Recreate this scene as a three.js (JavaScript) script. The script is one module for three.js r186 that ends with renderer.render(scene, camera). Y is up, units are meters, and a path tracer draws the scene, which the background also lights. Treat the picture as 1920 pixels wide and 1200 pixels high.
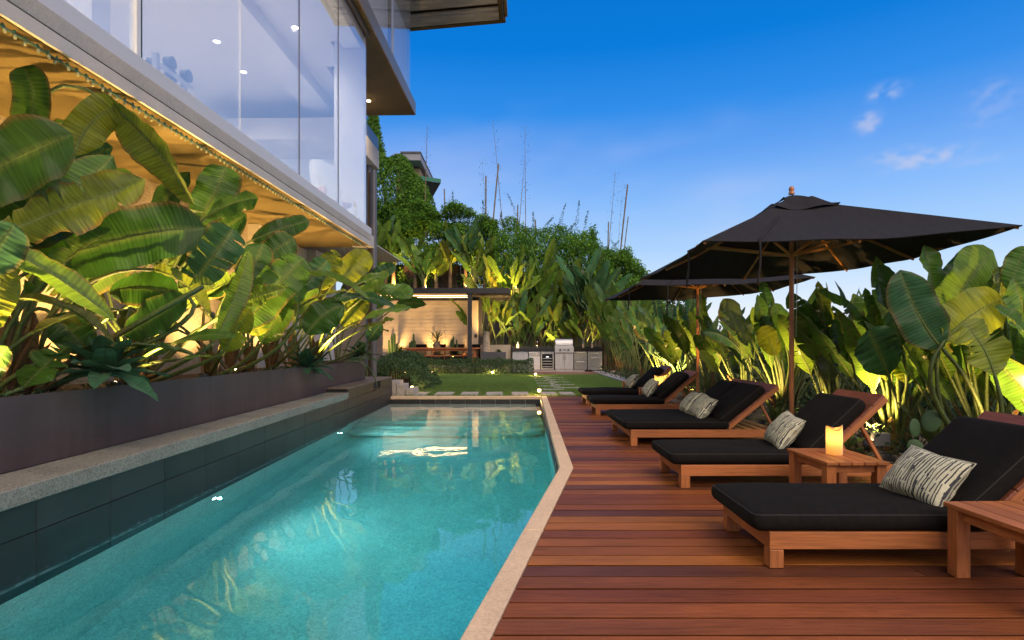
import * as THREE from 'three';
import { mergeGeometries, mergeVertices, toCreasedNormals } from 'three/addons/utils/BufferGeometryUtils.js';
import { RoundedBoxGeometry } from 'three/addons/geometries/RoundedBoxGeometry.js';
import { RectAreaLightUniformsLib } from 'three/addons/lights/RectAreaLightUniformsLib.js';

// ---------- camera, sky, sun, exposure ----------
const V3 = THREE.Vector3, F = 1130, EYE = 1.1;
const scene = new THREE.Scene();
const camera = new THREE.PerspectiveCamera(2 * Math.atan(600 / F) * 180 / Math.PI, 1.6, 0.05, 2000);
camera.position.set(0, EYE, 0);
camera.lookAt(0, EYE, -10);
camera.setViewOffset(1920, 1200, 0, -48, 1920, 1200);           // lens shifted upwards: verticals stay vertical
const renderer = new THREE.WebGLRenderer();
renderer.toneMapping = THREE.LinearToneMapping;
renderer.toneMappingExposure = 1.07;
renderer.shadowMap.enabled = true;
RectAreaLightUniformsLib.init();

const sun = new THREE.DirectionalLight(new THREE.Color(1, 0.78, 0.52), 3.2);   // afterglow of the set sun, wide and soft
sun.position.set(12, 32, 19); sun.target.position.set(0, 0, -8);
sun.castShadow = true; sun.shadow.radius = 115;
Object.assign(sun.shadow.camera, { left: -40, right: 40, top: 40, bottom: -40, near: 1, far: 120 });
scene.add(sun, sun.target);

// ---------- helpers ----------
function rng(seed) { let s = seed | 0; return () => { s = (s + 0x6d2b79f5) | 0; let t = Math.imul(s ^ (s >>> 15), 1 | s); t = (t + Math.imul(t ^ (t >>> 7), 61 | t)) ^ t; return ((t ^ (t >>> 14)) >>> 0) / 4294967296; }; }
const P = (x, y, d) => new V3(x, y, -d);                           // x right, y up, d metres ahead of the camera's place
const PX = (px, py, d) => P((px - 960) * d / F, EYE + (648 - py) * d / F, d);
const lerp = THREE.MathUtils.lerp, clamp = THREE.MathUtils.clamp, sstep = THREE.MathUtils.smoothstep, PI = Math.PI;
function hash2(x, y, s) { let h = Math.imul(x | 0, 374761393) + Math.imul(y | 0, 668265263) + Math.imul(s | 0, 1274126177) | 0; h = Math.imul(h ^ (h >>> 13), 1274126177); return ((h ^ (h >>> 16)) >>> 0) / 4294967296; }
function vnoise(x, y, per, s) {                                     // value noise, repeating every per cells
  const xi = Math.floor(x), yi = Math.floor(y), fx = x - xi, fy = y - yi, u = fx * fx * (3 - 2 * fx), v = fy * fy * (3 - 2 * fy), m = (a) => ((a % per) + per) % per;
  const a = hash2(m(xi), m(yi), s), b = hash2(m(xi + 1), m(yi), s), c = hash2(m(xi), m(yi + 1), s), d = hash2(m(xi + 1), m(yi + 1), s);
  return lerp(lerp(a, b, u), lerp(c, d, u), v);
}
function fbm(u, v, freq, oct, s) { let t = 0, a = 0.5, n = 0; for (let i = 0; i < oct; i++) { t += a * vnoise(u * freq, v * freq, freq, s + i * 17); n += a; a *= 0.55; freq *= 2; } return t / n; }
const toS = (x) => { x = clamp(x, 0, 1); return x <= 0.0031308 ? x * 12.92 : 1.055 * Math.pow(x, 1 / 2.4) - 0.055; };
function tex(w, h, f, { srgb = true, rep = [1, 1] } = {}) {         // f(u, v) -> linear [r, g, b] or a grey value
  const data = new Uint8Array(w * h * 4);
  for (let y = 0; y < h; y++) for (let x = 0; x < w; x++) {
    let c = f((x + 0.5) / w, (y + 0.5) / h, x, y); if (typeof c === 'number') c = [c, c, c];
    const o = (y * w + x) * 4; for (let k = 0; k < 3; k++) data[o + k] = Math.round(255 * (srgb ? toS(c[k]) : clamp(c[k], 0, 1))); data[o + 3] = 255;
  }
  const t = new THREE.DataTexture(data, w, h); t.wrapS = t.wrapT = THREE.RepeatWrapping; t.magFilter = THREE.LinearFilter; t.minFilter = THREE.LinearMipmapLinearFilter;
  if (srgb) t.colorSpace = THREE.SRGBColorSpace; t.repeat.set(...rep); t.needsUpdate = true; return t;
}
const lin = (r, g, b) => new THREE.Color().setRGB(r, g, b);
function std(r, g, b, o = {}) { const { bumpScale, ...q } = o; const m = new THREE.MeshStandardMaterial({ color: lin(r, g, b), roughness: 0.7, ...q }); if (bumpScale !== undefined) m.bumpScale = bumpScale; return m; }
function phys(r, g, b, o = {}) { return new THREE.MeshPhysicalMaterial({ color: lin(r, g, b), roughness: 0.7, ...o }); }
const glow = (r, g, b, k = 1, o = {}) => new THREE.MeshStandardMaterial({ color: lin(0.6, 0.6, 0.6), emissive: lin(r, g, b), emissiveIntensity: k, roughness: 0.6, ...o });

const used = new Map();
function numbered(n) { const k = used.get(n) || 0; used.set(n, k + 1); return k ? n + '_' + String(k).padStart(3, '0') : n; }
function tag(o, label, category, group, kind) { if (label) o.userData.label = label; if (category) o.userData.category = category; if (group) o.userData.group = group; if (kind) o.userData.kind = kind; return o; }
function mesh(name, g, m, parent = scene) {
  const o = new THREE.Mesh(Array.isArray(g) ? merge(g) : g, m); o.name = parent === scene ? numbered(name) : name; o.castShadow = o.receiveShadow = true; parent.add(o); return o;
}
function thing(name, label, category, pos = new V3(), turn = 0, group) { const o = new THREE.Group(); o.name = numbered(name); o.position.copy(pos); o.rotation.y = turn; scene.add(o); return tag(o, label, category, group); }
function copy(src, pos, turn, label) { const o = src.clone(); o.name = numbered(src.name.replace(/_\d{3}$/, '')); o.userData = { ...src.userData }; if (label) o.userData.label = label; o.position.copy(pos); if (turn !== undefined) o.rotation.y = turn; scene.add(o); return o; }
function struct(name, g, m) { return tag(mesh(name, g, m), null, null, null, 'structure'); }
function merge(list) {
  const col = list.some((g) => g.attributes.color);
  return mergeGeometries(list.map((g) => {
    g = g.index ? g.toNonIndexed() : g;
    for (const k of Object.keys(g.attributes)) if (!['position', 'normal', 'uv', 'color'].includes(k)) g.deleteAttribute(k);
    const n = g.attributes.position.count;
    if (!g.attributes.normal) g.computeVertexNormals();
    if (!g.attributes.uv) g.setAttribute('uv', new THREE.BufferAttribute(new Float32Array(n * 2), 2));
    if (col && !g.attributes.color) g.setAttribute('color', new THREE.BufferAttribute(new Float32Array(n * 3).fill(1), 3));
    g.morphAttributes = {}; return g;
  }));
}
// box mapping in metres; long = axis the grain follows ('x','y','z'); off shifts the pattern
function uvm(g, long = 'x', off = [0, 0]) {
  g = g.index ? g.toNonIndexed() : g;
  const p = g.attributes.position, n = g.attributes.normal, uv = new Float32Array(p.count * 2), ax = ['x', 'y', 'z'], li = ax.indexOf(long);
  for (let i = 0; i < p.count; i += 3) {
    let q = [0, 0, 0]; for (let k = 0; k < 3; k++) { q[0] += Math.abs(n.getX(i + k)); q[1] += Math.abs(n.getY(i + k)); q[2] += Math.abs(n.getZ(i + k)); }
    const d = q.indexOf(Math.max(...q)), r = [0, 1, 2].filter((a) => a !== d); let a = r[0], b = r[1]; if (b === li) [a, b] = [b, a]; if (d === li) { a = r[0]; b = r[1]; }
    for (let k = 0; k < 3; k++) { const v = [p.getX(i + k), p.getY(i + k), p.getZ(i + k)]; uv[(i + k) * 2] = v[a] + off[0]; uv[(i + k) * 2 + 1] = v[b] + off[1]; }
  }
  g.setAttribute('uv', new THREE.BufferAttribute(uv, 2)); return g;
}
function tint(g, c) { const n = g.attributes.position.count, a = new Float32Array(n * 3); for (let i = 0; i < n; i++) a.set(c, i * 3); g.setAttribute('color', new THREE.BufferAttribute(a, 3)); return g; }
function bx(w, h, d, x = 0, y = 0, z = 0, r = 0.004, long, off) {       // chamfered box, centre given
  const g = r > 0 ? new RoundedBoxGeometry(w, h, d, 1, Math.min(r, w / 2.1, h / 2.1, d / 2.1)) : new THREE.BoxGeometry(w, h, d);
  g.translate(x, y, z); return uvm(g, long || (w >= h && w >= d ? 'x' : h >= d ? 'y' : 'z'), off);
}
const bb = (x0, x1, y0, y1, z0, z1, r, long, off) => bx(Math.abs(x1 - x0), Math.abs(y1 - y0), Math.abs(z1 - z0), (x0 + x1) / 2, (y0 + y1) / 2, (z0 + z1) / 2, r, long, off);
const db = (x0, x1, y0, y1, d0, d1, r, long, off) => bb(x0, x1, y0, y1, -d0, -d1, r, long, off);   // with depths instead of z
function bar(a, b, w, h, r = 0.003, up = new V3(0, 1, 0)) {            // a beam of section w x h from a to b
  const L = a.distanceTo(b), g = bx(w, h, L, 0, 0, 0, r, 'z'), m = new THREE.Matrix4(), zz = b.clone().sub(a).normalize(); let xx = up.clone().cross(zz); if (xx.length() < 1e-3) xx = new V3(1, 0, 0); xx.normalize();
  m.makeBasis(xx, zz.clone().cross(xx), zz).setPosition(a.clone().add(b).multiplyScalar(0.5)); return g.applyMatrix4(m);
}
function tube(pts, radii, sides = 6, col) {                            // tapered tube through points; radii and colours given along it
  const n = pts.length, pos = [], nor = [], uv = [], cs = [], idx = []; let T = new V3(), N = null; let len = 0;
  for (let i = 0; i < n; i++) {
    T = pts[Math.min(i + 1, n - 1)].clone().sub(pts[Math.max(i - 1, 0)]).normalize();
    if (!N) { N = Math.abs(T.y) < 0.9 ? new V3(0, 1, 0) : new V3(1, 0, 0); } N = N.clone().sub(T.clone().multiplyScalar(N.dot(T))).normalize(); const B = T.clone().cross(N);
    const r = typeof radii === 'number' ? radii : Array.isArray(radii) ? lerp(radii[0], radii[radii.length - 1], i / (n - 1)) : radii(i / (n - 1)); if (i) len += pts[i].distanceTo(pts[i - 1]);
    for (let k = 0; k <= sides; k++) { const a = k / sides * 2 * PI, q = N.clone().multiplyScalar(Math.cos(a)).add(B.clone().multiplyScalar(Math.sin(a))); pos.push(pts[i].x + q.x * r, pts[i].y + q.y * r, pts[i].z + q.z * r); nor.push(q.x, q.y, q.z); uv.push(len, k / sides * 0.2); if (col) cs.push(...col(i / (n - 1))); }
  }
  for (let i = 0; i < n - 1; i++) for (let k = 0; k < sides; k++) { const a = i * (sides + 1) + k, b = a + sides + 1; idx.push(a, a + 1, b, a + 1, b + 1, b); }
  const g = new THREE.BufferGeometry(); g.setAttribute('position', new THREE.Float32BufferAttribute(pos, 3)); g.setAttribute('normal', new THREE.Float32BufferAttribute(nor, 3)); g.setAttribute('uv', new THREE.Float32BufferAttribute(uv, 2));
  if (col) g.setAttribute('color', new THREE.Float32BufferAttribute(cs, 3)); g.setIndex(idx); return g;
}
function curvePts(a, c, b, n) { const k = new THREE.QuadraticBezierCurve3(a, c, b); return k.getPoints(n); }
function cyl(r0, r1, h, x, y, z, seg = 20) { const g = new THREE.CylinderGeometry(r1, r0, h, seg); g.translate(x, y + h / 2, z); return g; }
function lathe(pts, seg = 20) { return new THREE.LatheGeometry(pts.map((p) => new THREE.Vector2(...p)), seg); }
// a soft rounded block with optional bulge, for cushions
function cushion(w, h, d, r, bulge, seed, n = [26, 6, 16]) {
  let g = new THREE.BoxGeometry(w, h, d, ...n); const p = g.attributes.position, R = rng(seed), ph = [R() * 9, R() * 9, R() * 9];
  for (let i = 0; i < p.count; i++) {
    const v = new V3().fromBufferAttribute(p, i), hx = w / 2, hy = h / 2, hz = d / 2;
    const e = (t, H) => { const s = Math.sign(t), q = Math.abs(t) / H; return s * H * Math.pow(q, 0.8); }; v.x = e(v.x, hx); v.z = e(v.z, hz);   // more rows near the rims
    const inn = new V3(clamp(v.x, -hx + r, hx - r), clamp(v.y, -hy + Math.min(r, hy), hy - Math.min(r, hy)), clamp(v.z, -hz + r, hz - r)), q = v.clone().sub(inn);
    if (q.lengthSq() > 1e-12) { const L = q.length(); const k = Math.max(Math.abs(q.x), Math.abs(q.y), Math.abs(q.z)); v.copy(inn).add(q.multiplyScalar(k / L)); }
    const bx_ = (1 - Math.pow(Math.abs(v.x) / hx, 3)) * (1 - Math.pow(Math.abs(v.z) / hz, 3)); v.y += Math.sign(v.y) * bulge * Math.max(0, bx_) + (.004 * Math.sin(v.x * 11 + ph[0]) * Math.sin(v.z * 13 + ph[1]) + .022 * (fbm((v.x * .4 + ph[2] + 3) % 1, (v.z * .4 + ph[0] + 3) % 1, 6, 3, seed) - .5)) * Math.max(0, bx_) ** .6;
    p.setXYZ(i, v.x, v.y, v.z);
  }
  g.deleteAttribute('normal'); const uv = new Float32Array(p.count * 2); for (let i = 0; i < p.count; i++) { uv[i * 2] = p.getX(i) + p.getY(i) * 0.3; uv[i * 2 + 1] = p.getZ(i) + p.getY(i); } g.setAttribute('uv', new THREE.BufferAttribute(uv, 2));
  const q = g.clone(); q.deleteAttribute('uv'); const m = mergeVertices(q, 1e-4); m.computeVertexNormals();
  return m.setAttribute('uv', (() => { const pp = m.attributes.position, u = new Float32Array(pp.count * 2); for (let i = 0; i < pp.count; i++) { u[i * 2] = pp.getX(i); u[i * 2 + 1] = pp.getZ(i) + pp.getY(i); } return new THREE.BufferAttribute(u, 2); })());
}
// many small leaf quads; place(R) -> [centre V3, normal-ish V3, size, aspect, colour]
function leafCloud(n, seed, place) {
  const R = rng(seed), pos = new Float32Array(n * 18), nor = new Float32Array(n * 18), col = new Float32Array(n * 18);
  const a = new V3(), b = new V3(), up = new V3(); let k = 0;
  for (let i = 0; i < n; i++) {
    const q = place(R); if (!q) continue; const [c, nn, s, asp, cc] = q; nn.normalize();
    up.set(R() - 0.5, R() - 0.5, R() - 0.5); a.crossVectors(nn, up).normalize(); b.crossVectors(nn, a);
    const w = s * asp, q0 = [c.x - a.x * s, c.y - a.y * s, c.z - a.z * s], q2 = [c.x + a.x * s, c.y + a.y * s - s * 0.25, c.z + a.z * s], q1 = [c.x + b.x * w + nn.x * w * 0.4, c.y + b.y * w + nn.y * w * 0.4, c.z + b.z * w + nn.z * w * 0.4], q3 = [c.x - b.x * w + nn.x * w * 0.4, c.y - b.y * w + nn.y * w * 0.4, c.z - b.z * w + nn.z * w * 0.4];
    const vs = [q0, q2, q1, q0, q3, q2]; for (const v of vs) { pos.set(v, k); nor[k] = nn.x; nor[k + 1] = nn.y; nor[k + 2] = nn.z; col.set(cc, k); k += 3; }
  }
  const g = new THREE.BufferGeometry(); g.setAttribute('position', new THREE.BufferAttribute(pos.slice(0, k), 3)); g.setAttribute('normal', new THREE.BufferAttribute(nor.slice(0, k), 3)); g.setAttribute('color', new THREE.BufferAttribute(col.slice(0, k), 3)); return g;
}
const rdir = (R) => { const z = R() * 2 - 1, a = R() * 2 * PI, r = Math.sqrt(1 - z * z); return new V3(r * Math.cos(a), z, r * Math.sin(a)); };

// the sky as air and thin cloud: blue dome, pale towards the horizon, a warmer part out of view behind the camera, placed to light the deck
{
  const W = 2048, H = 1024, data = new Float32Array(W * H * 4), R = rng(4);
  const stops = [[-90, .34, .36, .36], [-2, .50, .55, .60], [0, .84, .87, .90], [3, .76, .84, .93], [6, .56, .73, .93], [9, .385, .61, .93], [13, .235, .475, .91], [17, .12, .345, .84], [21, .030, .255, .77], [26, .003, .19, .67], [33, .002, .155, .58], [50, .004, .135, .52], [90, .006, .12, .47]];
  const at = (e) => { let i = 0; while (i < stops.length - 2 && e > stops[i + 1][0]) i++; const a = stops[i], b = stops[i + 1], t = clamp((e - a[0]) / (b[0] - a[0]), 0, 1); return [1, 2, 3].map((k) => lerp(a[k], b[k], t)); };
  const puff = [[1662, 172, 22, 9, .28], [1628, 230, 17, 11, .30], [1735, 298, 48, 9, .32], [1672, 292, 34, 7, .22], [1865, 195, 36, 20, .09], [1850, 165, 18, 8, .08], [1840, 300, 30, 4, .10]].map(([x, y, w, h, a]) => ({ az: Math.atan2(x - 960, F), el: Math.atan2(648 - y, Math.hypot(F, x - 960)), w: w / F * .75, h: h / F * .9, a }));
  for (let y = 0; y < H; y++) for (let x = 0; x < W; x++) {
    const el = ((y + .5) / H - .5) * PI, ph = ((x + .5) / W - .5) * 2 * PI, dx = Math.cos(ph) * Math.cos(el), dz = Math.sin(ph) * Math.cos(el), az = Math.atan2(dx, -dz);   // az: 0 ahead, + to the right
    const e = el * 180 / PI; let c = at(e);
    const back = (.5 + .5 * Math.cos(az - 2.7)) ** 2, warm = back * sstep(e, -3, 0) * (1 - sstep(e, 4, 60)); c = [c[0] + warm * back * .66, c[1] + warm * back * .36, c[2] + warm * back * .09];
    if (e > 1) {
      const px = dx / (dx * dx * 0 + Math.sin(el) + .18), pz = dz / (Math.sin(el) + .18);
      const n = fbm(((px * .7 + pz * .25) * .13 + 10) % 1, ((pz * 2.2 - px * 1.1) * .05 + 10) % 1, 8, 5, 31), cir = sstep(n, .52, .80) * .26 * sstep(e, 1, 8) * (1 - sstep(e, 30, 60));
      c = [lerp(c[0], .62, cir), lerp(c[1], .64, cir), lerp(c[2], .84, cir)];
      for (const p of puff) { const u = (az - p.az) / p.w, v = (el - p.el + (az - p.az) * -.12) / p.h, r = u * u + v * v; if (r < 6) { const f = fbm((az * 3 + el * 2 + 9) % 1, (el * 7 - az * 1.5 + 9) % 1, 24, 5, 77), k = clamp(Math.exp(-r * .8) * 2.6 * (f * 2.4 - .85), 0, 1) * p.a * 1.6; c = [lerp(c[0], .60, k), lerp(c[1], .60, k), lerp(c[2], .74, k)]; } }
    }
    data.set([...c, 1], (y * W + x) * 4);
  }
  const t = new THREE.DataTexture(data, W, H, THREE.RGBAFormat, THREE.FloatType); t.mapping = THREE.EquirectangularReflectionMapping; t.magFilter = t.minFilter = THREE.LinearFilter; t.colorSpace = THREE.LinearSRGBColorSpace; t.needsUpdate = true;
  scene.background = t; scene.environment = t;
}
// ---------- materials ----------
const T = {};
T.wood = tex(1024, 256, (u, v) => { const w = fbm(u, v, 4, 3, 5) * 1.4, r = Math.sin((v * 14 + w * 1.6 + fbm(u, v, 2, 2, 8) * 1.5) * 2 * PI), f = fbm(u, v * 1, 8, 2, 2), s = vnoise(u * 24, v * 256, 256, 11), k = .80 + .07 * r * (.3 + f) + .40 * (s - .5) + .55 * (fbm(u, v, 4, 3, 21) - .5); return [k, k * (.96 + .06 * f), k * .98]; }, { rep: [.5, 2] });
T.woodB = tex(512, 256, (u, v) => { const s = vnoise(u * 16, v * 200, 200, 11), r = vnoise(u * 6, v * 60, 60, 3); return s * .6 + r * .4; }, { srgb: false, rep: [.5, 2] });
T.agg = tex(512, 512, (u, v) => { const a = vnoise(u * 170, v * 170, 170, 1), b = vnoise(u * 90, v * 90, 90, 2), l = fbm(u, v, 4, 4, 3), k = .62 + .34 * (a - .5) + .26 * (b - .5) + .35 * (l - .5) + (a > .9 ? .25 : 0) - (b < .1 ? .22 : 0); return [k, k * .985, k * .95]; }, { rep: [1.1, 1.1] });
T.fine = tex(512, 512, (u, v) => { const a = vnoise(u * 200, v * 200, 200, 1), b = vnoise(u * 90, v * 90, 90, 2), l = fbm(u, v, 4, 5, 3), k = .82 + .22 * (a - .5) + .14 * (b - .5) + .22 * (l - .5); return [k, k * .985, k * .96]; }, { rep: [.9, .9] });
T.conc = tex(512, 512, (u, v) => { const l = fbm(u, v, 4, 6, 13), a = vnoise(u * 256, v * 256, 256, 4), k = .78 + .34 * (l - .5) + .10 * (a - .5); return [k, k, k]; }, { rep: [.6, .6] });
T.stuc = tex(512, 512, (u, v) => { const a = vnoise(u * 128, v * 128, 128, 7), b = vnoise(u * 60, v * 60, 60, 9), l = fbm(u, v, 4, 4, 15); return .7 + .35 * (l - .5) + .35 * (a - .5) + .2 * (b - .5); }, { rep: [1, 1] });
T.stucB = tex(512, 512, (u, v) => { const a = vnoise(u * 90, v * 90, 90, 7), b = vnoise(u * 44, v * 44, 44, 9), c = vnoise(u * 200, v * 200, 200, 4); return a * .45 + b * .35 + c * .2; }, { srgb: false });
T.plast = tex(512, 512, (u, v) => { const a = vnoise(u * 150, v * 150, 150, 1), b = vnoise(u * 64, v * 64, 64, 6), l = fbm(u, v, 4, 4, 3), k = .80 + .34 * (a - .5) + .2 * (b - .5) + .22 * (l - .5); return [k, k * 1.0, k * .97]; }, { rep: [.9, .9] });
T.slate = tex(512, 512, (u, v) => { const l = fbm(u, v, 4, 6, 23), m = fbm(u, v, 2, 4, 29), k = .7 + .7 * (l - .5) + .45 * (m - .5); return [k, k * 1.02, k * 1.02]; }, { rep: [1.2, 1.2] });
T.leafV = tex(512, 128, (u, v) => { const s = .5 + .5 * Math.sin(u * 2 * PI * 26 + vnoise(u * 13, v * 3, 13, 3) * 5), f = .5 * vnoise(u * 150, v * 4, 150, 8) + .5 * vnoise(u * 47, v * 2, 47, 18), l = fbm(u, v, 4, 3, 3), k = .84 + .16 * (s - .5) + .55 * (f - .5) + .40 * (l - .5); return [k, k, k]; }, { rep: [1.3, 2] });
T.leafB = tex(512, 64, (u, v) => { const s = Math.abs(Math.sin(u * PI * 26 + vnoise(u * 13, v * 3, 13, 3) * 2.5)), f = vnoise(u * 120, v * 3, 120, 8), g = vnoise(u * 40, v * 2, 40, 5); return .4 * s + .25 * f + .35 * g; }, { srgb: false, rep: [1.3, 2] });
T.weave = tex(256, 256, (u, v) => { const a = Math.sin(u * 2 * PI * 64), b = Math.sin(v * 2 * PI * 64), l = fbm(u, v, 8, 4, 2), n = vnoise(u * 128, v * 128, 128, 5); return .68 + .12 * a * b + .4 * (l - .5) + .2 * (n - .5); }, { rep: [5, 5] });
T.weaveB = tex(256, 256, (u, v) => .5 + .25 * Math.sin(u * 2 * PI * 64) + .25 * Math.sin(v * 2 * PI * 64), { srgb: false, rep: [5, 5] });
T.steel = tex(512, 128, (u, v) => { const s = vnoise(u * 6, v * 128, 128, 3), l = fbm(u, v, 4, 3, 9); return .78 + .2 * (s - .5) + .2 * (l - .5); }, { rep: [1, 4] });
T.corten = tex(512, 512, (u, v) => { const l = fbm(u, v, 4, 5, 41), s = vnoise(u * 42, v * 3, 42, 6), s2 = vnoise(u * 11, v * 2, 11, 12), r = sstep(vnoise(u * 7, v * 1, 7, 77), .72, .95), n = vnoise(u * 256, v * 256, 256, 2), k = .72 + .34 * (l - .5) + .16 * (s - .5) + .16 * (s2 - .5) + .1 * (n - .5); return [k * (1 + .5 * r), k * (1 + .02 * r), k * (1 - .25 * r)]; }, { rep: [.4, .8] });
T.water = tex(512, 512, (u, v) => fbm(u, v, 5, 3, 61) * .75 + fbm(u, v, 16, 2, 5) * .25, { srgb: false, rep: [.28, .28] });
T.soil = tex(256, 256, (u, v) => { const a = vnoise(u * 80, v * 80, 80, 2), l = fbm(u, v, 8, 4, 3); return [.5 * a + .6 * l, .45 * a + .5 * l, .4 * a + .4 * l]; }, { rep: [1, 1] });
T.bark = tex(256, 256, (u, v) => { const s = vnoise(u * 40, v * 6, 40, 3), l = fbm(u, v, 4, 4, 5); return .45 + .5 * s + .4 * (l - .5); }, { rep: [2, 5] });
// the cushions' print: broken hand-drawn upright lines
T.print = (() => {
  const S = 512, a = new Float32Array(S * S), R = rng(17);
  for (let row = 0; row < 6; row++) for (let i = 0; i < 21; i++) {
    const x0 = i / 21 * S + (R() - .5) * 8, y0 = row * S / 6 + (R() - .5) * 30, L = S / 6 * (.75 + .7 * R()), w = 3.0 + 3.2 * R(), sl = (R() - .5) * .16; let x = x0;
    for (let y = 0; y < L; y++) { x += sl + (R() - .5) * .5; for (let k = -7; k <= 7; k++) if (Math.abs(k) <= w) { const yy = ((y0 + y) | 0), xx = ((x + k) | 0); a[(((yy % S) + S) % S) * S + ((xx % S) + S) % S] = 1; } }
  }
  return tex(S, S, (u, v, x, y) => { const n = vnoise(u * 128, v * 128, 128, 4) * .16; return a[y * S + x] ? [.03 + n * .2, .032 + n * .2, .04 + n * .2] : [.52 + n, .52 + n, .38 + n * .8]; });
})();
const leafMat = phys(1, 1, 1, { vertexColors: true, map: T.leafV, bumpMap: T.leafB, bumpScale: .005, roughness: .95, transmission: .42, thickness: 0, clearcoat: .42, clearcoatRoughness: .26, specularIntensity: .25, side: THREE.DoubleSide });
const tinyLeaf = phys(1, 1, 1, { vertexColors: true, roughness: .95, transmission: .3, thickness: 0, clearcoat: .12, clearcoatRoughness: .45, specularIntensity: .25, side: THREE.DoubleSide });
const stalkMat = std(1, 1, 1, { vertexColors: true, roughness: .5, map: T.bark });
const M = {
  deck: phys(1, 1, 1, { vertexColors: true, map: T.wood, bumpMap: T.woodB, bumpScale: .0015, roughness: .5, specularIntensity: .4 }),
  teak: std(.49, .172, .052, { map: T.wood, bumpMap: T.woodB, bumpScale: .0008, roughness: .48 }),
  teakD: std(.26, .085, .045, { map: T.wood, bumpMap: T.woodB, bumpScale: .0008, roughness: .5 }),
  pole: std(.58, .23, .085, { map: T.wood, roughness: .35 }),
  rib: std(.55, .25, .07, { map: T.wood, roughness: .45 }),
  black: phys(.0125, .0110, .0100, { map: T.weave, bumpMap: T.weaveB, bumpScale: .0006, roughness: .95, specularIntensity: .35 }),
  pipe: std(.020, .019, .018, { roughness: .9 }),
  canopy: phys(.031, .0295, .032, { map: T.weave, roughness: .92, specularIntensity: .5 }),
  agg: std(.36, .345, .29, { map: T.agg, roughness: .9 }),
  cope: std(.80, .60, .42, { map: T.fine, roughness: .8 }),
  pad: std(.62, .57, .52, { map: T.agg, roughness: .9 }),
  conc: std(.72, .67, .60, { map: T.conc, roughness: .8 }),
  concD: std(.56, .52, .46, { map: T.fine, roughness: .85 }),
  stuc: std(.50, .42, .31, { map: T.stuc, bumpMap: T.stucB, bumpScale: .006, roughness: .95 }),
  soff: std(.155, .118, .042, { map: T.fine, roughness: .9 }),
  slate: std(.027, .025, .024, { map: T.slate, roughness: .42 }),
  grout: std(.020, .024, .028, { roughness: .9 }),
  plast: std(.80, .79, .71, { map: T.plast, roughness: .9 }),
  corten: std(.098, .066, .068, { map: T.corten, roughness: .55 }),
  dark: std(.030, .029, .032, { roughness: .45 }),
  bronze: std(.13, .09, .055, { roughness: .45, metalness: .4 }),
  bronzeL: std(.30, .22, .14, { roughness: .4, metalness: .35 }),
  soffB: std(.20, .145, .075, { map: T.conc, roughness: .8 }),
  white: std(.78, .77, .76, { roughness: .7 }),
  wallW: std(.74, .73, .74, { roughness: .85 }),
  steel: std(.66, .67, .69, { map: T.steel, metalness: .45, roughness: .38 }),
  steelG: std(.66, .67, .69, { map: T.steel, metalness: .85, roughness: .22 }),
  chrome: std(.7, .7, .7, { metalness: 1, roughness: .18 }),
  glassB: std(.012, .013, .015, { roughness: .12 }),
  soil: std(.10, .07, .045, { map: T.soil, roughness: 1 }),
  ground: std(.16, .13, .09, { map: T.soil, roughness: 1 }),
  pot: std(.74, .68, .58, { map: T.conc, roughness: .8 }),
  greenRoof: std(.012, .16, .10, { roughness: .45 }),
  tan: std(.42, .30, .18, { map: T.conc, roughness: .85 }),
  rock: std(.34, .29, .23, { map: T.agg, roughness: .95 }),
};
M.glass = phys(.92, .94, .97, { transmission: .82, thickness: 0, roughness: .01, ior: 3.0 });  // pale opaque share stands in for the milky sky veil on the panes
M.glassClear = phys(.95, .96, .98, { transmission: .9, thickness: 0, roughness: .02, ior: 1.4 });
M.water = phys(1, 1, 1, { transmission: 1, thickness: 2, roughness: .0, ior: 1.33, attenuationColor: lin(.25, .82, .94), attenuationDistance: 2.6, bumpMap: T.water, bumpScale: .0065 });
const WARM = [1, .58, .18], WARMC = new THREE.Color(...WARM);
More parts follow.
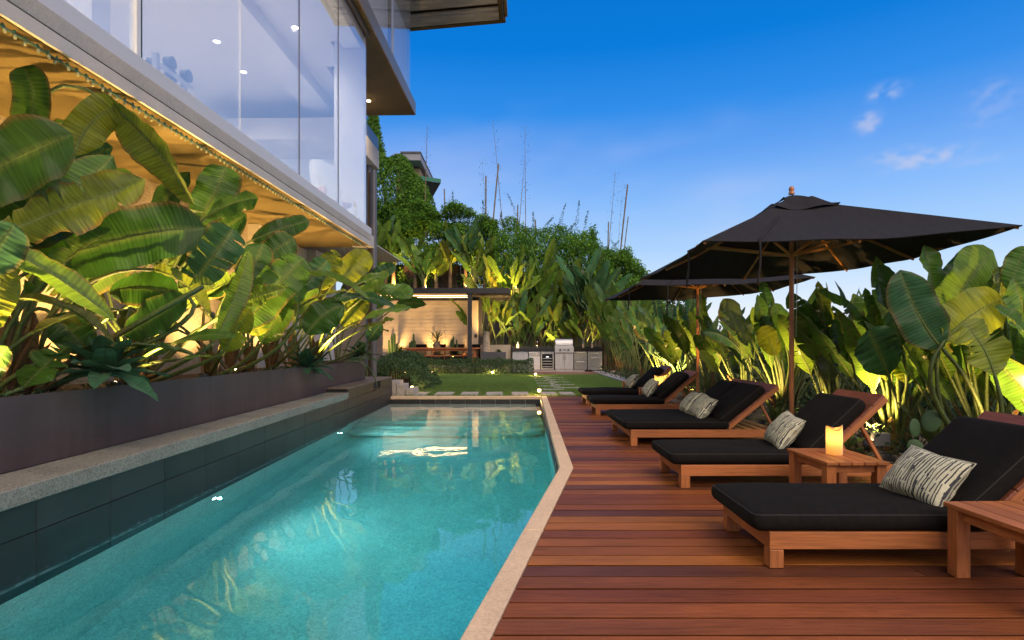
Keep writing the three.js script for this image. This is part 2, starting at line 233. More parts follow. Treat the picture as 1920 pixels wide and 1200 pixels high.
// ---------- ground, lawn, pool, deck ----------
const hillBase = (x, d) => {                                            // height of the land
  let h = -0.06;
  if (x > 5.0) { const q = x - 5.0; h -= q < 14 ? q * .62 : 8.7 - Math.min(1, (q - 14) / 90) * 10.6; }
  if (x > 60) h += Math.min((x - 60) * .03, 5);
  if (d > 30.5) h += (x < 5 ? 1 : Math.max(0, 1 - (x - 5) / 6)) * (3.9 + Math.min(Math.max(d - 34, 0) * .1, 3));
  if (d > 60 && x > 5) h += Math.min((d - 60) * .055, 5) * sstep(x, 5, 20);
  return h;
};
{
  const xs = [-300, -180, -100, -60, -40, -25, -15, -8, -3.3, -1.5, 0, 1.5, 3.25, 3.7, 4.3, 5, 6, 7, 8.5, 10, 12, 15, 19, 24, 30, 40, 55, 75, 100, 140, 200, 300, 450, 700];
  const ds = [-60, -30, -12, -5, 0, 3, 6, 9, 13.12, 14, 16, 19, 22, 25, 28, 30.4, 30.6, 32, 35, 40, 46, 55, 65, 80, 100, 130, 180, 260, 400, 800];
  const pos = [], idx = [], uv = [], W = xs.length, R = rng(5);
  for (const d of ds) for (const x of xs) { pos.push(x, hillBase(x, d) + (x > 7 ? (R() - .5) * .5 : 0), -d); uv.push(x * .7, d * .7); }
  for (let j = 0; j < ds.length - 1; j++) for (let i = 0; i < W - 1; i++) { if (xs[i] >= -3.31 && xs[i + 1] <= 3.26 && ds[j] >= -5.1 && ds[j + 1] <= 13.13) continue; const a = j * W + i, b = a + W; idx.push(a, a + 1, b, a + 1, b + 1, b); }
  const g = new THREE.BufferGeometry(); g.setAttribute('position', new THREE.Float32BufferAttribute(pos, 3)); g.setAttribute('uv', new THREE.Float32BufferAttribute(uv, 2)); g.setIndex(idx); g.computeVertexNormals();
  const vn = g.attributes.normal; if (vn.getY(40) < 0) { const ix = g.index.array; for (let i = 0; i < ix.length; i += 3) { const t = ix[i]; ix[i] = ix[i + 1]; ix[i + 1] = t; } g.computeVertexNormals(); }
  struct('ground', g, M.ground);
}
// lawn: a soil-green sheet and its blades
const lawnMat = std(.035, .075, .018, { map: T.soil, roughness: 1 });
struct('lawn', [db(-4.8, 3.35, -.10, -.035, 13.16, 23.3, 0)], lawnMat);
const pads = [];
for (const [a, b] of [[765, 803], [816, 851], [864, 897], [911, 943], [959, 991], [1014, 1044], [1049, 1077]]) { const k = 13.9 / F; pads.push([(a - 960) * k, (b - 960) * k, 13.42, 14.42]); }
for (let i = 0; i < 11; i++) { const d = 15.0 + i * .63, s = (i % 2) * .42; pads.push([.72 + s * .9, 1.32 + s * 1.1, d, d + .42]); }
{
  const n = 74000, R = rng(21), blade = [];
  for (let k = 0; k < 6; k++) { const a = R() * 6.3, l = .03 + R() * .03, dx = Math.cos(a) * .02 * R(), dz = Math.sin(a) * .02 * R(), w = .0035, ox = (R() - .5) * .05, oz = (R() - .5) * .05, px = -Math.sin(a) * w, pz = Math.cos(a) * w; blade.push(ox - px, 0, oz - pz, ox + px, 0, oz + pz, ox + dx * 1.4, l, oz + dz * 1.4); }
  const g = new THREE.BufferGeometry(); g.setAttribute('position', new THREE.Float32BufferAttribute(blade, 3)); g.computeVertexNormals();
  const grass = new THREE.InstancedMesh(g, phys(1, 1, 1, { roughness: .9, transmission: .3, side: THREE.DoubleSide }), n), m = new THREE.Matrix4(), q = new THREE.Quaternion(), up = new V3(0, 1, 0); let k = 0;
  for (let i = 0; i < n * 2 && k < n; i++) {
    const x = -4.6 + R() * 7.9, d = 13.2 + R() * 10.1; if (pads.some((p) => x > p[0] - .01 && x < p[1] + .01 && d > p[2] - .01 && d < p[3] + .01) || (x < -2.2 && d > 14.6 && d < 17.6) || (d > 22.85 && x > .7)) continue;
    q.setFromAxisAngle(up, R() * 6.3); const s = .8 + R() * .6; m.compose(P(x, -.036, d), q, new V3(s, s * (.8 + R() * .7), s)); grass.setMatrixAt(k, m);
    const v = .7 + .6 * R() + .5 * (fbm((x * .13 + 1) % 1, (d * .09) % 1, 6, 3, 3) - .5); grass.setColorAt(k, lin(.12 * v + .03 * R(), .25 * v, .04 * v)); k++;
  }
  grass.count = k; grass.name = 'grass'; tag(grass, 'short mown green lawn between the pool end and the outdoor kitchen', 'grass', null, 'stuff'); scene.add(grass);
}
const path = tag(new THREE.Group(), null, null, null, 'structure'); path.name = 'stepping_stone_path'; scene.add(path);
for (const [a, b, c, d] of pads) mesh('stone', db(a, b, -.05, -.004, c, d, .008), M.pad, path);
// pool
const WL = -.14, poolIn = [[-2.635, 12.95], [.62, 12.95], [.43, 5.43], [-1.03, -2], [-2.635, -2]];   // clear water outline (x, depth)
function poly(pts, y0, y1, holes = []) { const s = new THREE.Shape(pts.map(([x, d]) => new THREE.Vector2(x, d))); for (const h of holes) s.holes.push(new THREE.Path(h.map(([x, d]) => new THREE.Vector2(x, d)))); const g = new THREE.ExtrudeGeometry(s, { depth: y1 - y0, bevelEnabled: false }); g.rotateX(-PI / 2); g.translate(0, y0, 0); return g; }   // shape's y = depth -> -z
{
  const out = [[-2.9, 13.2], [.86, 13.2], [.72, 5.3], [-.72, -2.25], [-2.9, -2.25]];
  const walls = uvm(poly(out, -2.0, -.062, [poolIn])), floor = uvm(poly(poolIn.map(([x, d]) => [x * 1.0, d]), -1.9, -1.55));
  const pool = struct('pool_basin', [walls, floor], M.plast);
  for (const [y, d0] of [[-.34, 10.8], [-.59, 10.4], [-.84, 10.0], [-1.09, 9.6]]) mesh('step', uvm(poly([[-2.618, d0 + .05], [-2.45, d0], [.2, d0], [.50, d0 + .25], [.617, d0 + .6], [.618, 12.948], [-2.618, 12.948]], y - (y === -.34 ? .6 : .3), y)), M.plast, pool);
  // dark waterline tiles on the far and the right side
  for (let i = 0; i < 10; i++) mesh('tile', db(-2.61 + i * .322, -2.61 + i * .322 + .316, -.25, -.055, 12.925, 12.949, .003), M.slate, pool);
  const edge = (a, b, n) => { const A = P(a[0], -.15, a[1]), B = P(b[0], -.15, b[1]); for (let i = 0; i < n; i++) { const p = A.clone().lerp(B, (i + .01) / n), q = A.clone().lerp(B, (i + .99) / n); mesh('tile', uvm(bar(p, q, .02, .19, .002)), M.slate, pool); } };
  edge([.612, 12.92], [.425, 5.44], 22); edge([.422, 5.42], [-1.02, -1.9], 22);
  const wpts = poolIn.map(([x, d]) => [x + (x > -2 ? .012 : -.012), d + (d > 5 ? .005 : -.005)]); const wg = poly(wpts, -1.62, WL); 
  { const p = wg.attributes.position, u = new Float32Array(p.count * 2); for (let i = 0; i < p.count; i++) { u[i * 2] = p.getX(i) + p.getY(i); u[i * 2 + 1] = -p.getZ(i) * .8; } wg.setAttribute('uv', new THREE.BufferAttribute(u, 2)); }
  struct('pool_water', wg, M.water);
  for (const [y, d, l, it] of [[-.60, 5.33, 'round underwater pool light nearer the camera in the left pool wall', 10], [-.66, 9.1, 'round underwater pool light farther along the left pool wall near the steps', 11], [-.6, 1.6, null, 9]]) {
    const t = thing('pool_light', l || 'unseen underwater pool light out of view beside the camera, lighting the near water', 'pool light', P(-2.634, y, d), 0, 'underwater pool lights');  // the unlabelled one is out of view, lights the near end of the pool
    const ring = new THREE.TorusGeometry(.055, .01, 8, 24); ring.rotateY(PI / 2); mesh('rim', ring, M.chrome, t);
    const b = new THREE.SphereGeometry(.036, 20, 12); b.scale(.45, 1, 1); mesh('lens', b, glow(.75, 1, .98, 7), t);
    const L = new THREE.SpotLight(new THREE.Color(.78, 1, .97), it, 0, 1.4, 1); L.position.set(.05, 0, 0); L.target.position.set(3, .02, 0); L.castShadow = true; L.shadow.radius = .8; t.add(L, L.target);
  }
}
// coping stones
{
  const cop = tag(new THREE.Group(), null, null, null, 'structure'); cop.name = 'pool_coping'; scene.add(cop);
  const inn = [[.635, 13.0], [.43, 5.43], [-1.03, -2]], outn = [[.755, 13.12], [.553, 5.43], [-.935, -2]];
  const seg = (i, n) => { for (let k = 0; k < n; k++) { const L = (a, b, t) => [lerp(a[0], b[0], t), lerp(a[1], b[1], t)], e = .0012, t0 = k / n + (k ? e : 0), t1 = (k + 1) / n - e; const q = [L(inn[i], inn[i + 1], t0), L(outn[i], outn[i + 1], t0), L(outn[i], outn[i + 1], t1), L(inn[i], inn[i + 1], t1)]; mesh('coping_stone', uvm(chamTop(q, -.06, .006, .006)), M.cope, cop); } };
  function chamTop(q, y0, y1, c) { const s = new THREE.Shape(q.map(([x, d]) => new THREE.Vector2(x, d))); const g = new THREE.ExtrudeGeometry(s, { depth: y1 - y0 - c * 2, bevelEnabled: true, bevelThickness: c, bevelSize: c, bevelOffset: -c, bevelSegments: 2 }); g.rotateX(-PI / 2); g.translate(0, y0 + c, 0); return g; }
  seg(0, 4); seg(1, 4);
  for (let k = 0; k < 3; k++) mesh('coping_stone', uvm(chamTop([[-2.62 + k * 1.083, 12.97], [-2.62 + k * 1.083, 13.13], [-2.62 + (k + 1) * 1.083 - .004, 13.13], [-2.62 + (k + 1) * 1.083 - .004, 12.97]], -.055, .006, .006)), M.cope, cop);
}
// deck: every plank, cut along the coping
{
  const deck = tag(new THREE.Group(), null, null, null, 'structure'); deck.name = 'timber_deck'; scene.add(deck); const R = rng(99);
  const edgeX = (d) => d > 5.43 ? lerp(.553, .755, (d - 5.43) / 7.69) : lerp(-.935, .553, (d + 2) / 7.43);
  const pitch = .1452, w = .1300, first = 1.72;
  mesh('joist_bed', db(.5, 3.2, -.40, -.20, -4, 13.1, 0), M.glassB, deck); mesh('joist_bed', poly([[-.94, -2], [.5, 5.3], [.5, -2]], -.40, -.20), M.glassB, deck);
  for (let i = -14; i < 79; i++) {
    const d0 = first + i * pitch, d1 = d0 + w; if (d1 > 13.13) break;
    const v = R(), j = .85 + .3 * R(), c = v < .21 ? [.14, .049, .027] : v < .42 ? [.42, .148, .034] : v < .7 ? [.31, .096, .028] : [.23, .068, .025], tone = [c[0] * j, c[1] * j * (.95 + .1 * R()), c[2] * j];
    const parts = R() < .16 ? [[null, 1.2 + R() * 1.4], ['j', 3.2]] : [[null, 3.2 + (R() - .5) * .02]]; let x0 = null; const dy = (R() - .5) * .0024;
    for (const [k, x1] of parts) {
      const y0 = -.03, y1 = -.001 + dy, a0 = x0 === null ? edgeX(d0) + .004 : x0 + .004, a1 = x0 === null ? edgeX(d1) + .004 : x0 + .004;
      const N = [], idx = [], pt = (x, y, d) => { N.push(x, y, -d); return N.length / 3 - 1; };
      const gi = .010, lip = .0026, X = (xa, xb, d) => lerp(xa, xb, (d - d0) / (d1 - d0));   // boards with undercut edges, shaped to darken the gaps between them
      const prof = [[d0 + gi, y0], [d0 + gi, y1 - lip], [d0, y1 - lip + .0003], [d0, y1 - .0009], [d0 + .0009, y1], [d1 - .0009, y1], [d1, y1 - .0009], [d1, y1 - lip + .0003], [d1 - gi, y1 - lip], [d1 - gi, y0]];
      const ring = (xa, xb) => prof.map(([d, y]) => pt(X(xa, xb, d), y, d));
      const l = ring(a0, a1), r = ring(x1, x1), n_ = prof.length;
      for (let s = 0; s < n_; s++) { const n = (s + 1) % n_; idx.push(l[s], l[n], r[s], l[n], r[n], r[s]); }
      for (const [p, q, w_] of [[0, 1, 8], [0, 8, 9], [2, 3, 6], [2, 6, 7], [3, 4, 5], [3, 5, 6]]) idx.push(l[p], l[w_], l[q], r[p], r[q], r[w_]);
      let g = new THREE.BufferGeometry(); g.setAttribute('position', new THREE.Float32BufferAttribute(N, 3)); g.setIndex(idx); g = g.toNonIndexed(); g.computeVertexNormals();
      mesh('plank', tint(uvm(g, 'x', [R() * 5, R() * 3]), tone), M.deck, deck); x0 = x1;
    }
  }
}
// left side: tiled pool wall, concrete ledge, steel planter
{
  const wall = tag(new THREE.Group(), null, null, null, 'structure'); wall.name = 'tiled_pool_wall'; scene.add(wall);
  mesh('core', db(-3.25, -2.645, -1.9, .24, -2, 9.58, 0), M.grout, wall); mesh('core', db(-4.6, -2.645, -1.9, .385, 9.58, 13.12, 0), M.grout, wall);
  const R = rng(8), tiles = [M.slate.clone(), M.slate.clone(), M.slate.clone()]; tiles[1].color.setRGB(.033, .031, .030); tiles[2].color.setRGB(.022, .0205, .020);
  const scum = tex(512, 256, (u, v) => { const l = fbm(u, v, 4, 5, 23), k = .7 + .7 * (l - .5), e = sstep(fbm(u, v, 8, 5, 3) * .34 + (1 - v) * .62 + (vnoise(u * 70, v * 10, 70, 4) - .5) * .2, .62, .85) * (1 - sstep(v, .36, .5)), g = Math.max(sstep(.006, .0, Math.min(u, 1 - u)), 0) * 0; return [.026 * k + e * .26, .024 * k + e * .26, .023 * k + e * .28]; });
  const mScum = std(1, 1, 1, { map: scum, roughness: .5 });
  const tile = (x0, x1, y0, y1, d0, d1, m) => { const g = db(x0, x1, y0, y1, d0, d1, .003), p = g.attributes.position, u = g.attributes.uv; if (m === mScum) for (let i = 0; i < p.count; i++) u.setXY(i, (-p.getZ(i)) * .43, clamp((p.getY(i) + .24) / .33, 0, 1) * .98 + .01); mesh('tile', g, m, wall); };
  for (let i = -3; i < 13; i++) { const d = 3.315 + i * .6105 - .61, d1 = Math.min(d + .606, 9.6); if (d > 9.5) break; tile(-2.645, -2.612, .084, .25, d, d1, tiles[(R() * 3) | 0]); tile(-2.645, -2.612, -.25, .08, d, d1, mScum); tile(-2.645, -2.615, -.40, -.254, d, d1, tiles[0]); }
  for (let r = 0; r < 3; r++) for (let i = 0; i < 6; i++) { const d = 9.605 + i * .588, y0 = [-.25, .084, .244][r], y1 = [.08, .24, .40][r]; if (i === 3 && r === 2) continue; tile(-2.645, -2.612, y0, y1, d, d + .584, r === 0 ? mScum : tiles[(R() * 3) | 0]); }
  for (let r = 0; r < 2; r++) for (let i = 0; i < 3; i++) tile(-2.645 - (i + 1) * .6, -2.65 - i * .6, [0.0, .21][r], [.205, .40][r], 13.12, 13.145, tiles[(R() * 3) | 0]);
  mesh('capping', db(-4.6, -2.615, .40, .425, 9.6, 13.15, .006), std(.30, .235, .17, { map: T.agg, roughness: .6 }), wall);
  mesh('spout', [db(-2.70, -2.56, .262, .272, 11.40, 11.92, .002), db(-2.72, -2.66, .30, .385, 11.39, 11.93, .002)], std(.28, .17, .1, { metalness: .8, roughness: .35 }), wall);
  struct('concrete_ledge', [db(-3.25, -2.60, .25, .354, -2, 9.6, .012)], M.agg);
  const pl = thing('steel_planter', 'long brown steel planter box above the black pool tiles on the left', 'planter', P(-2.95, 0, 6)); const W = (g) => g.translate(2.95, 0, 6);
  let d = -2; for (const e of [.55, 2.95, 5.35, 7.75, 10.15, 12.1]) { mesh('panel', W(db(-2.956, -2.95, .36, .80, d, e - .003, .002, 'z')), M.corten, pl); d = e; }
  mesh('end_panel', W(db(-4.35, -2.957, .36, .80, 12.092, 12.1, .002)), M.corten, pl); mesh('rim', W(db(-2.985, -2.957, .775, .797, -2, 12.09, .002)), M.corten, pl);
  mesh('foot', W(db(-3.05, -2.965, .354, .37, -2, 12.08, 0)), M.dark, pl);
  mesh('soil', W(db(-4.4, -2.958, .4, .71, -2, 12.09, 0)), M.soil, pl);
}
// concrete kerb on the right of the lawn, planting edge beside the deck, steps on the left
struct('kerb', [db(3.38, 3.86, -.1, .03, 15.5, 27, .012), db(3.22, 3.40, -.3, -.01, -3, 13.1, .01)], M.pad);
{ const s = tag(new THREE.Group(), null, null, null, 'structure'); s.name = 'garden_steps'; scene.add(s); mesh('step', db(-2.55, -2.38, -.05, .24, 13.3, 13.9, .01), M.pad, s); mesh('step', db(-3.3, -2.56, -.05, .30, 13.3, 14.2, .01), M.pad, s); mesh('step', db(-2.37, -2.2, -.05, .13, 13.4, 14.2, .01), M.pad, s); }
// ---------- house: a cantilevered glass storey over the planter ----------
{
  const H = thing('house', 'modern house with a glass upper storey cantilevered over the planter on the left', 'house', P(-2.957, 0, 12.9), -.0283);
  const hb = (v0, v1, y0, y1, u0, u1, r = .004, long) => bb(v0, v1, y0, y1, -u0, -u1, r, long);
  // lower slab
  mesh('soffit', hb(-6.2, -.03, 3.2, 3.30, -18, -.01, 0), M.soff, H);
  mesh('floor_slab', hb(-6.2, -.05, 3.302, 3.43, -18, -.02, 0), M.white, H);
  let u0 = -18; for (const u1 of [-13, -9.6, -6.1, -3.1, -.26]) { mesh('lower_fascia', hb(-.028, 0, 3.188, 3.295, u0, u1 - .006, .003), M.conc, H); u0 = u1; }
  mesh('upper_fascia', hb(-.030, -.002, 3.307, 3.436, -18, -.262, .003), M.concD, H);
  mesh('corner_fascia', hb(-.40, .0, 3.188, 3.438, -.255, 0, .003), M.conc, H);
  mesh('sill', hb(-.20, -.04, 3.436, 3.60, -18, -.03, .004), std(.66, .65, .64, { roughness: .45 }), H);
  // glass storey
  const U = [-.31, -2.14, -3.97, -5.80, -7.63, -9.46, -11.3, -13.1, -15];
  for (let i = 0; i < U.length - 1; i++) {
    mesh('glass_pane', hb(-.092, -.080, 3.598, 7.575, U[i + 1] + .006, U[i] - .006, 0), M.glass, H);
    if (i === 3) { const f = mesh('window_frame', hb(-.13, -.06, 3.60, 7.56, U[i + 1] - .075, U[i + 1] - .02, .004), M.white, H); mesh('seal', hb(-.11, -.065, 3.60, 7.56, U[i + 1] - .018, U[i + 1] + .004, 0), M.dark, f); }
    else if (i) mesh('seal', hb(-.095, -.077, 3.60, 7.56, U[i] - .007, U[i] + .007, 0), M.bronze, H);
  }
  for (const [a, b] of [[-.06, -.02], [-.15, -.11]]) mesh('top_track', hb(a, b, 7.52, 7.65, -18, -.30, .003), M.bronze, H);
  mesh('top_track', hb(-.11, -.06, 7.57, 7.65, -18, -.30, 0), M.dark, H);
  // room behind the glass
  mesh('room_ceiling', hb(-6.2, -.16, 7.46, 7.60, -18, -.32, 0), M.wallW, H); mesh('room_ceiling', hb(-6.2, -1.66, 7.46, 7.60, -.318, 3.9, 0), M.wallW, H); mesh('room_ceiling', hb(-1.658, -.84, 7.46, 7.60, -.318, .8, 0), M.wallW, H); mesh('room_ceiling', hb(-1.658, -1.3, 7.46, 7.60, .802, 2.6, 0), M.wallW, H);
  mesh('ceiling_beam', hb(-2.43, -1.77, 7.18, 7.459, -18, 3.9, .01), M.wallW, H);
  mesh('ceiling_beam', hb(-.55, -.17, 7.30, 7.459, -18, -.35, .01), M.wallW, H);
  for (const u of [-4.1, -9.6]) mesh('ceiling_beam', hb(-6, -.56, 7.27, 7.4585, u - .2, u + .2, .01), M.wallW, H);
  mesh('room_wall', hb(-6.3, -6.2, 3.3, 7.6, -18, 3.9, 0), M.wallW, H); mesh('room_wall', hb(-6.3, -.1, 3.3, 7.6, -18.1, -18, 0), M.wallW, H);
  mesh('room_wall', hb(-.76, -.12, 3.44, 7.62, -.30, -.22, 0), M.wallW, H); mesh('room_wall', bar(new V3(-.74, 5.5, .26), new V3(-1.62, 5.5, -3.9), .06, 4.2, 0), M.wallW, H); mesh('room_wall', hb(-6.2, -1.66, 3.3, 7.6, 3.9, 4.0, 0), M.wallW, H);
  mesh('room_floor', hb(-6.2, -.22, 3.431, 3.45, -18, 3.9, 0), std(.62, .60, .58, { roughness: .5 }), H);
  mesh('inner_column', hb(-.95, -.72, 3.45, 7.459, -7.35, -7.1, .005), M.wallW, H);
  const spots = [[-.55, -9.0], [-1.2, -5.5], [-1.2, -2.4], [-3.2, -6.6], [-3.2, -3.3], [-3.2, -.4], [-3.3, 1.0], [-5.0, .8], [-2.2, 1.3], [-4.9, -5.0], [-4.9, -1.5], [-3.2, -9.2], [-1.2, -8.6], [-1.35, -.9], [-4.2, -3.3], [-1.2, -11.5], [-3.6, -12]];
  spots.forEach(([v, u], i) => {
    const y = v > -.56 ? 7.30 : 7.46, d = new THREE.CylinderGeometry(.062, .062, .012, 20); d.translate(v, y - .006, -u); const l = mesh('downlight', d, glow(1, .93, .82, 20), H);
    const ring = new THREE.TorusGeometry(.07, .008, 6, 24); ring.rotateX(PI / 2); ring.translate(v, y - .004, -u); mesh('rim', ring, M.white, l);
    const p = new THREE.SpotLight(new THREE.Color(1, .84, .62), 27, 0, 1.15, .8); p.position.set(v, y - .03, -u); p.target.position.set(v, y - 3, -u); p.castShadow = true; p.shadow.radius = 3; H.add(p, p.target);
  });
  // slab above, its soffit light
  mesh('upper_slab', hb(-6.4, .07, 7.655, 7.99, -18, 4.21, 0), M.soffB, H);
  mesh('slab_edge', [hb(.072, .10, 7.65, 8.005, -18, 4.24, .004), hb(-6.4, .070, 7.65, 8.005, 4.212, 4.24, .004)], M.bronzeL, H);
  { const d = new THREE.CylinderGeometry(.05, .05, .02, 20); d.translate(-.97, 7.645, -3.2); mesh('downlight', d, glow(1, .75, .4, 12), H); const p = new THREE.SpotLight(new THREE.Color(1, .72, .4), 20, 0, 1.2, .8); p.position.set(-.97, 7.62, -3.2); p.target.position.set(-.97, 3, -3.2); p.castShadow = true; p.shadow.radius = 3; H.add(p, p.target); }
  // top storey and the slatted roof
  for (const [a, b] of [[-12, -6], [-6, -2], [-2, 1.42], [1.68, 3.72]]) mesh('glass_pane', hb(.038, .05, 8.01, 11.1, a, b, 0), M.glassClear, H);
  mesh('mullion', [hb(-.06, .02, 8.005, 11.0, 1.44, 1.56, .004), hb(-.10, .0, 8.005, 11.0, 1.57, 1.66, .004)], M.bronzeL, H);
  mesh('glass_pane', hb(-3.4, .036, 8.01, 11, 3.70, 3.712, 0), M.glass, H);
  mesh('sky_reflection_panel', hb(-.09, -.03, 8.0, 9.75, -9, 1.40, 0), M.wallW, H); mesh('sky_reflection_panel', hb(-.09, -.03, 8.0, 9.75, 1.68, 3.69, 0), M.wallW, H);  // added white panels standing in for pale sky mirrored in the glass
  mesh('upper_room_wall', hb(-3.6, -3.5, 8.0, 10.9, -18, 3.6, 0), M.wallW, H);
  const ry = (v) => 10.92 + v * .074, slope = (v0, v1, t, u0, u1, dy = 0) => { const g = hb(v0, v1, -t, 0, u0, u1, .006, 'x'); const p = g.attributes.position; for (let i = 0; i < p.count; i++) p.setY(i, p.getY(i) + ry(p.getX(i)) + dy); return g; };
  mesh('roof', slope(-6.5, 2.62, .05, -18, 5.9, .33), M.dark, H);
  mesh('roof_lining', slope(-6.5, 2.45, .02, -18, 5.85, .20), M.bronze, H);
  const grey = std(.60, .62, .68, { map: T.wood, roughness: .6 });
  let u = 5.66; for (let k = 0; k < 12; k++) { mesh('slat', slope(-3.3, 2.40, .06, u - .42, u, .06), grey, H); mesh('slat', slope(-3.3, 2.40, .05, u - .58, u - .435, .10), grey, H); u -= .87; }
  mesh('roof_edge', slope(-6.5, 2.6, .22, 5.7, 5.88, .22), M.bronze, H); mesh('roof_edge', [slope(2.42, 2.54, .24, -18, 5.69, .22)], M.bronze, H); mesh('roof_edge', [slope(2.56, 2.66, .2, -18, 5.80, .34)], M.bronzeL, H);
  // wall and piers under the slab, columns, balcony at the back
  mesh('lower_wall', hb(-1.66, -1.50, 0, 3.199, -18, -2.6, 0), M.stuc, H);
  mesh('lower_wall', hb(-1.72, -1.56, 0, 3.199, -2.595, 2.3, 0), M.conc, H);
  for (const [a, b, v] of [[-2.6, -2.2, -1.32], [-1.2, -.95, -1.36], [.3, 1.3, -1.35]]) mesh('pier', hb(-1.559, v, 0, 3.198, a, b, .012), M.conc, H);
  const col = cyl(.068, .068, 4.55, -.12, .42, -.45, 24); mesh('steel_column', col, std(.12, .12, .135, { roughness: .4, metalness: .3 }), H);
  mesh('dark_column', hb(-.28, -.20, .42, 4.97, .55, .62, .004), M.bronze, H);
  mesh('balcony_slab', hb(-5, -1.14, 6.33, 6.88, 2.3, 5.0, .01), M.conc, H); mesh('balcony_panel', hb(-1.2, -1.16, 6.885, 7.25, 2.3, 5.0, .004), std(.10, .115, .15, { roughness: .35, metalness: .3 }), H);
  mesh('balcony_column', cyl(.08, .08, 5.95, -1.35, .4, -4.6, 20), std(.12, .12, .135, { roughness: .4 }), H);
  mesh('balcony_column', cyl(.05, .05, 2.2, -1.35, 7.2, -4.2, 16), M.bronze, H);

  // string of small lights under the fascia
  const at = (v, y, u) => H.localToWorld(new V3(v, y, -u)); H.updateMatrixWorld(true);
  const S = thing('string_lights', 'string of small unlit green capped bulbs hanging under the fascia of the glass storey', 'string lights', at(-.05, 3.17, -6), -.0283), R = rng(3), loc = (u) => new V3(0, 0, -(u + 6));
  mesh('cable', tube(Array.from({ length: 60 }, (_, i) => loc(-11.5 + i * .19).add(new V3(0, -.022 - .004 * (1 + Math.sin(i * 2.1)), 0))), .009, 5), std(.035, .10, .06, { roughness: .5 }), S);
  const bulbG = merge([tint(cyl(.017, .013, .045, 0, -.05, 0, 8), [.012, .11, .05]), tint(lathe([[0, -.098], [.012, -.094], [.017, -.075], [.016, -.06], [.012, -.05]], 8), [.36, .38, .2])]), bm = std(1, 1, 1, { vertexColors: true, roughness: .3 });
  for (let i = 0; i < 118; i++) { const b = mesh('bulb', bulbG, bm, S); b.position.copy(loc(-11.4 + i * .0905)); b.scale.setScalar(.66); b.rotation.set((R() - .5) * .5, R() * 6, (R() - .5) * .5); }

  // things in the room: a rack of dumbbells and a shell chair by the glass
  const rk = thing('dumbbell_rack', 'upright dumbbell rack behind the glass near the second window joint', 'dumbbell rack', at(-.95, 3.45, -5.75), -.0283);
  const rm = std(.5, .51, .54, { roughness: .4 }); mesh('upright', [bx(.06, 1.0, .06, 0, .5, -.28), bx(.06, 1.0, .06, 0, .5, .28)], rm, rk); mesh('foot', [bx(.6, .06, .06, 0, .03, -.28), bx(.6, .06, .06, 0, .03, .28)], rm, rk);
  for (let k = 0; k < 3; k++) mesh('shelf_arm', [bx(.05, .03, .62, .09, .28 + k * .28, 0), bx(.05, .03, .62, -.09, .28 + k * .28, 0)], rm, rk);
  const gm = std(.10, .12, .15, { roughness: .35 }), names = ['lowest', 'middle', 'highest'];
  const head = (z) => { const g = new THREE.CylinderGeometry(.075, .075, .085, 12); g.rotateX(PI / 2); g.translate(0, 0, z); return g; };
  let first = null; for (let k = 0; k < 3; k++) for (const z of [-.17, .17]) {
    const lab = 'black dumbbell on the ' + names[k] + ' tier of the rack, ' + (z > 0 ? 'near side' : 'far side');
    const pos = rk.localToWorld(new V3(.0, .395 + k * .28, z)); rk.updateMatrixWorld(true); pos.copy(new V3(0, .375 + k * .28, z).applyMatrix4(rk.matrixWorld));
    if (first) { copy(first, pos, PI / 2 - .0283, lab); continue; }
    first = thing('dumbbell', lab, 'dumbbell', pos, PI / 2 - .0283, 'dumbbells on the rack'); mesh('weight', head(-.095), gm, first); mesh('weight', head(.095), gm, first); const h = new THREE.CylinderGeometry(.016, .016, .15, 10); h.rotateX(PI / 2); mesh('handle', h, M.chrome, first);
  }
  const ch = thing('shell_chair', 'white shell lounge chair with a pink seat pad behind the glass at the house corner', 'chair', at(-.50, 3.45, -1.15), 2.4);
  const sh = []; { const n = 14, m = 10, pos = [], idx = []; for (let i = 0; i <= n; i++) for (let j = 0; j <= m; j++) { const a = (i / n - .5) * 2.6, t = j / m, r = .30 + .14 * Math.sin(t * PI * .62), y = .32 + t * .86 * (.45 + .55 * Math.pow(Math.cos(a * .55), 2)); pos.push(Math.sin(a) * r, y, -Math.cos(a) * r + .1 + t * -.12); } for (let i = 0; i < n; i++) for (let j = 0; j < m; j++) { const a = i * (m + 1) + j, b = a + m + 1; idx.push(a, b, a + 1, b, b + 1, a + 1); } const g = new THREE.BufferGeometry(); g.setAttribute('position', new THREE.Float32BufferAttribute(pos, 3)); g.setIndex(idx); g.computeVertexNormals(); sh.push(g); const g2 = g.clone(); const p = g2.attributes.position; for (let i = 0; i < p.count; i++) { p.setX(i, p.getX(i) * .94); p.setZ(i, (p.getZ(i) - .04) * .94 + .05); } sh.push(g2); }
  mesh('shell', sh, std(.8, .82, .82, { roughness: .35, side: THREE.DoubleSide }), ch); const pad = cushion(.56, .1, .5, .05, .03, 3, [10, 3, 10]); pad.translate(0, .40, .02); mesh('seat_pad', pad, std(.62, .42, .40), ch); const bp = cushion(.44, .08, .5, .04, .03, 4, [10, 3, 10]); bp.rotateX(-1.3); bp.translate(0, .75, -.24); mesh('back_pad', bp, std(.62, .42, .40), ch);
  mesh('leg', cyl(.03, .025, .34, 0, .02, 0, 12), M.chrome, ch); mesh('base', cyl(.24, .22, .02, 0, 0, 0, 24), M.chrome, ch);
}
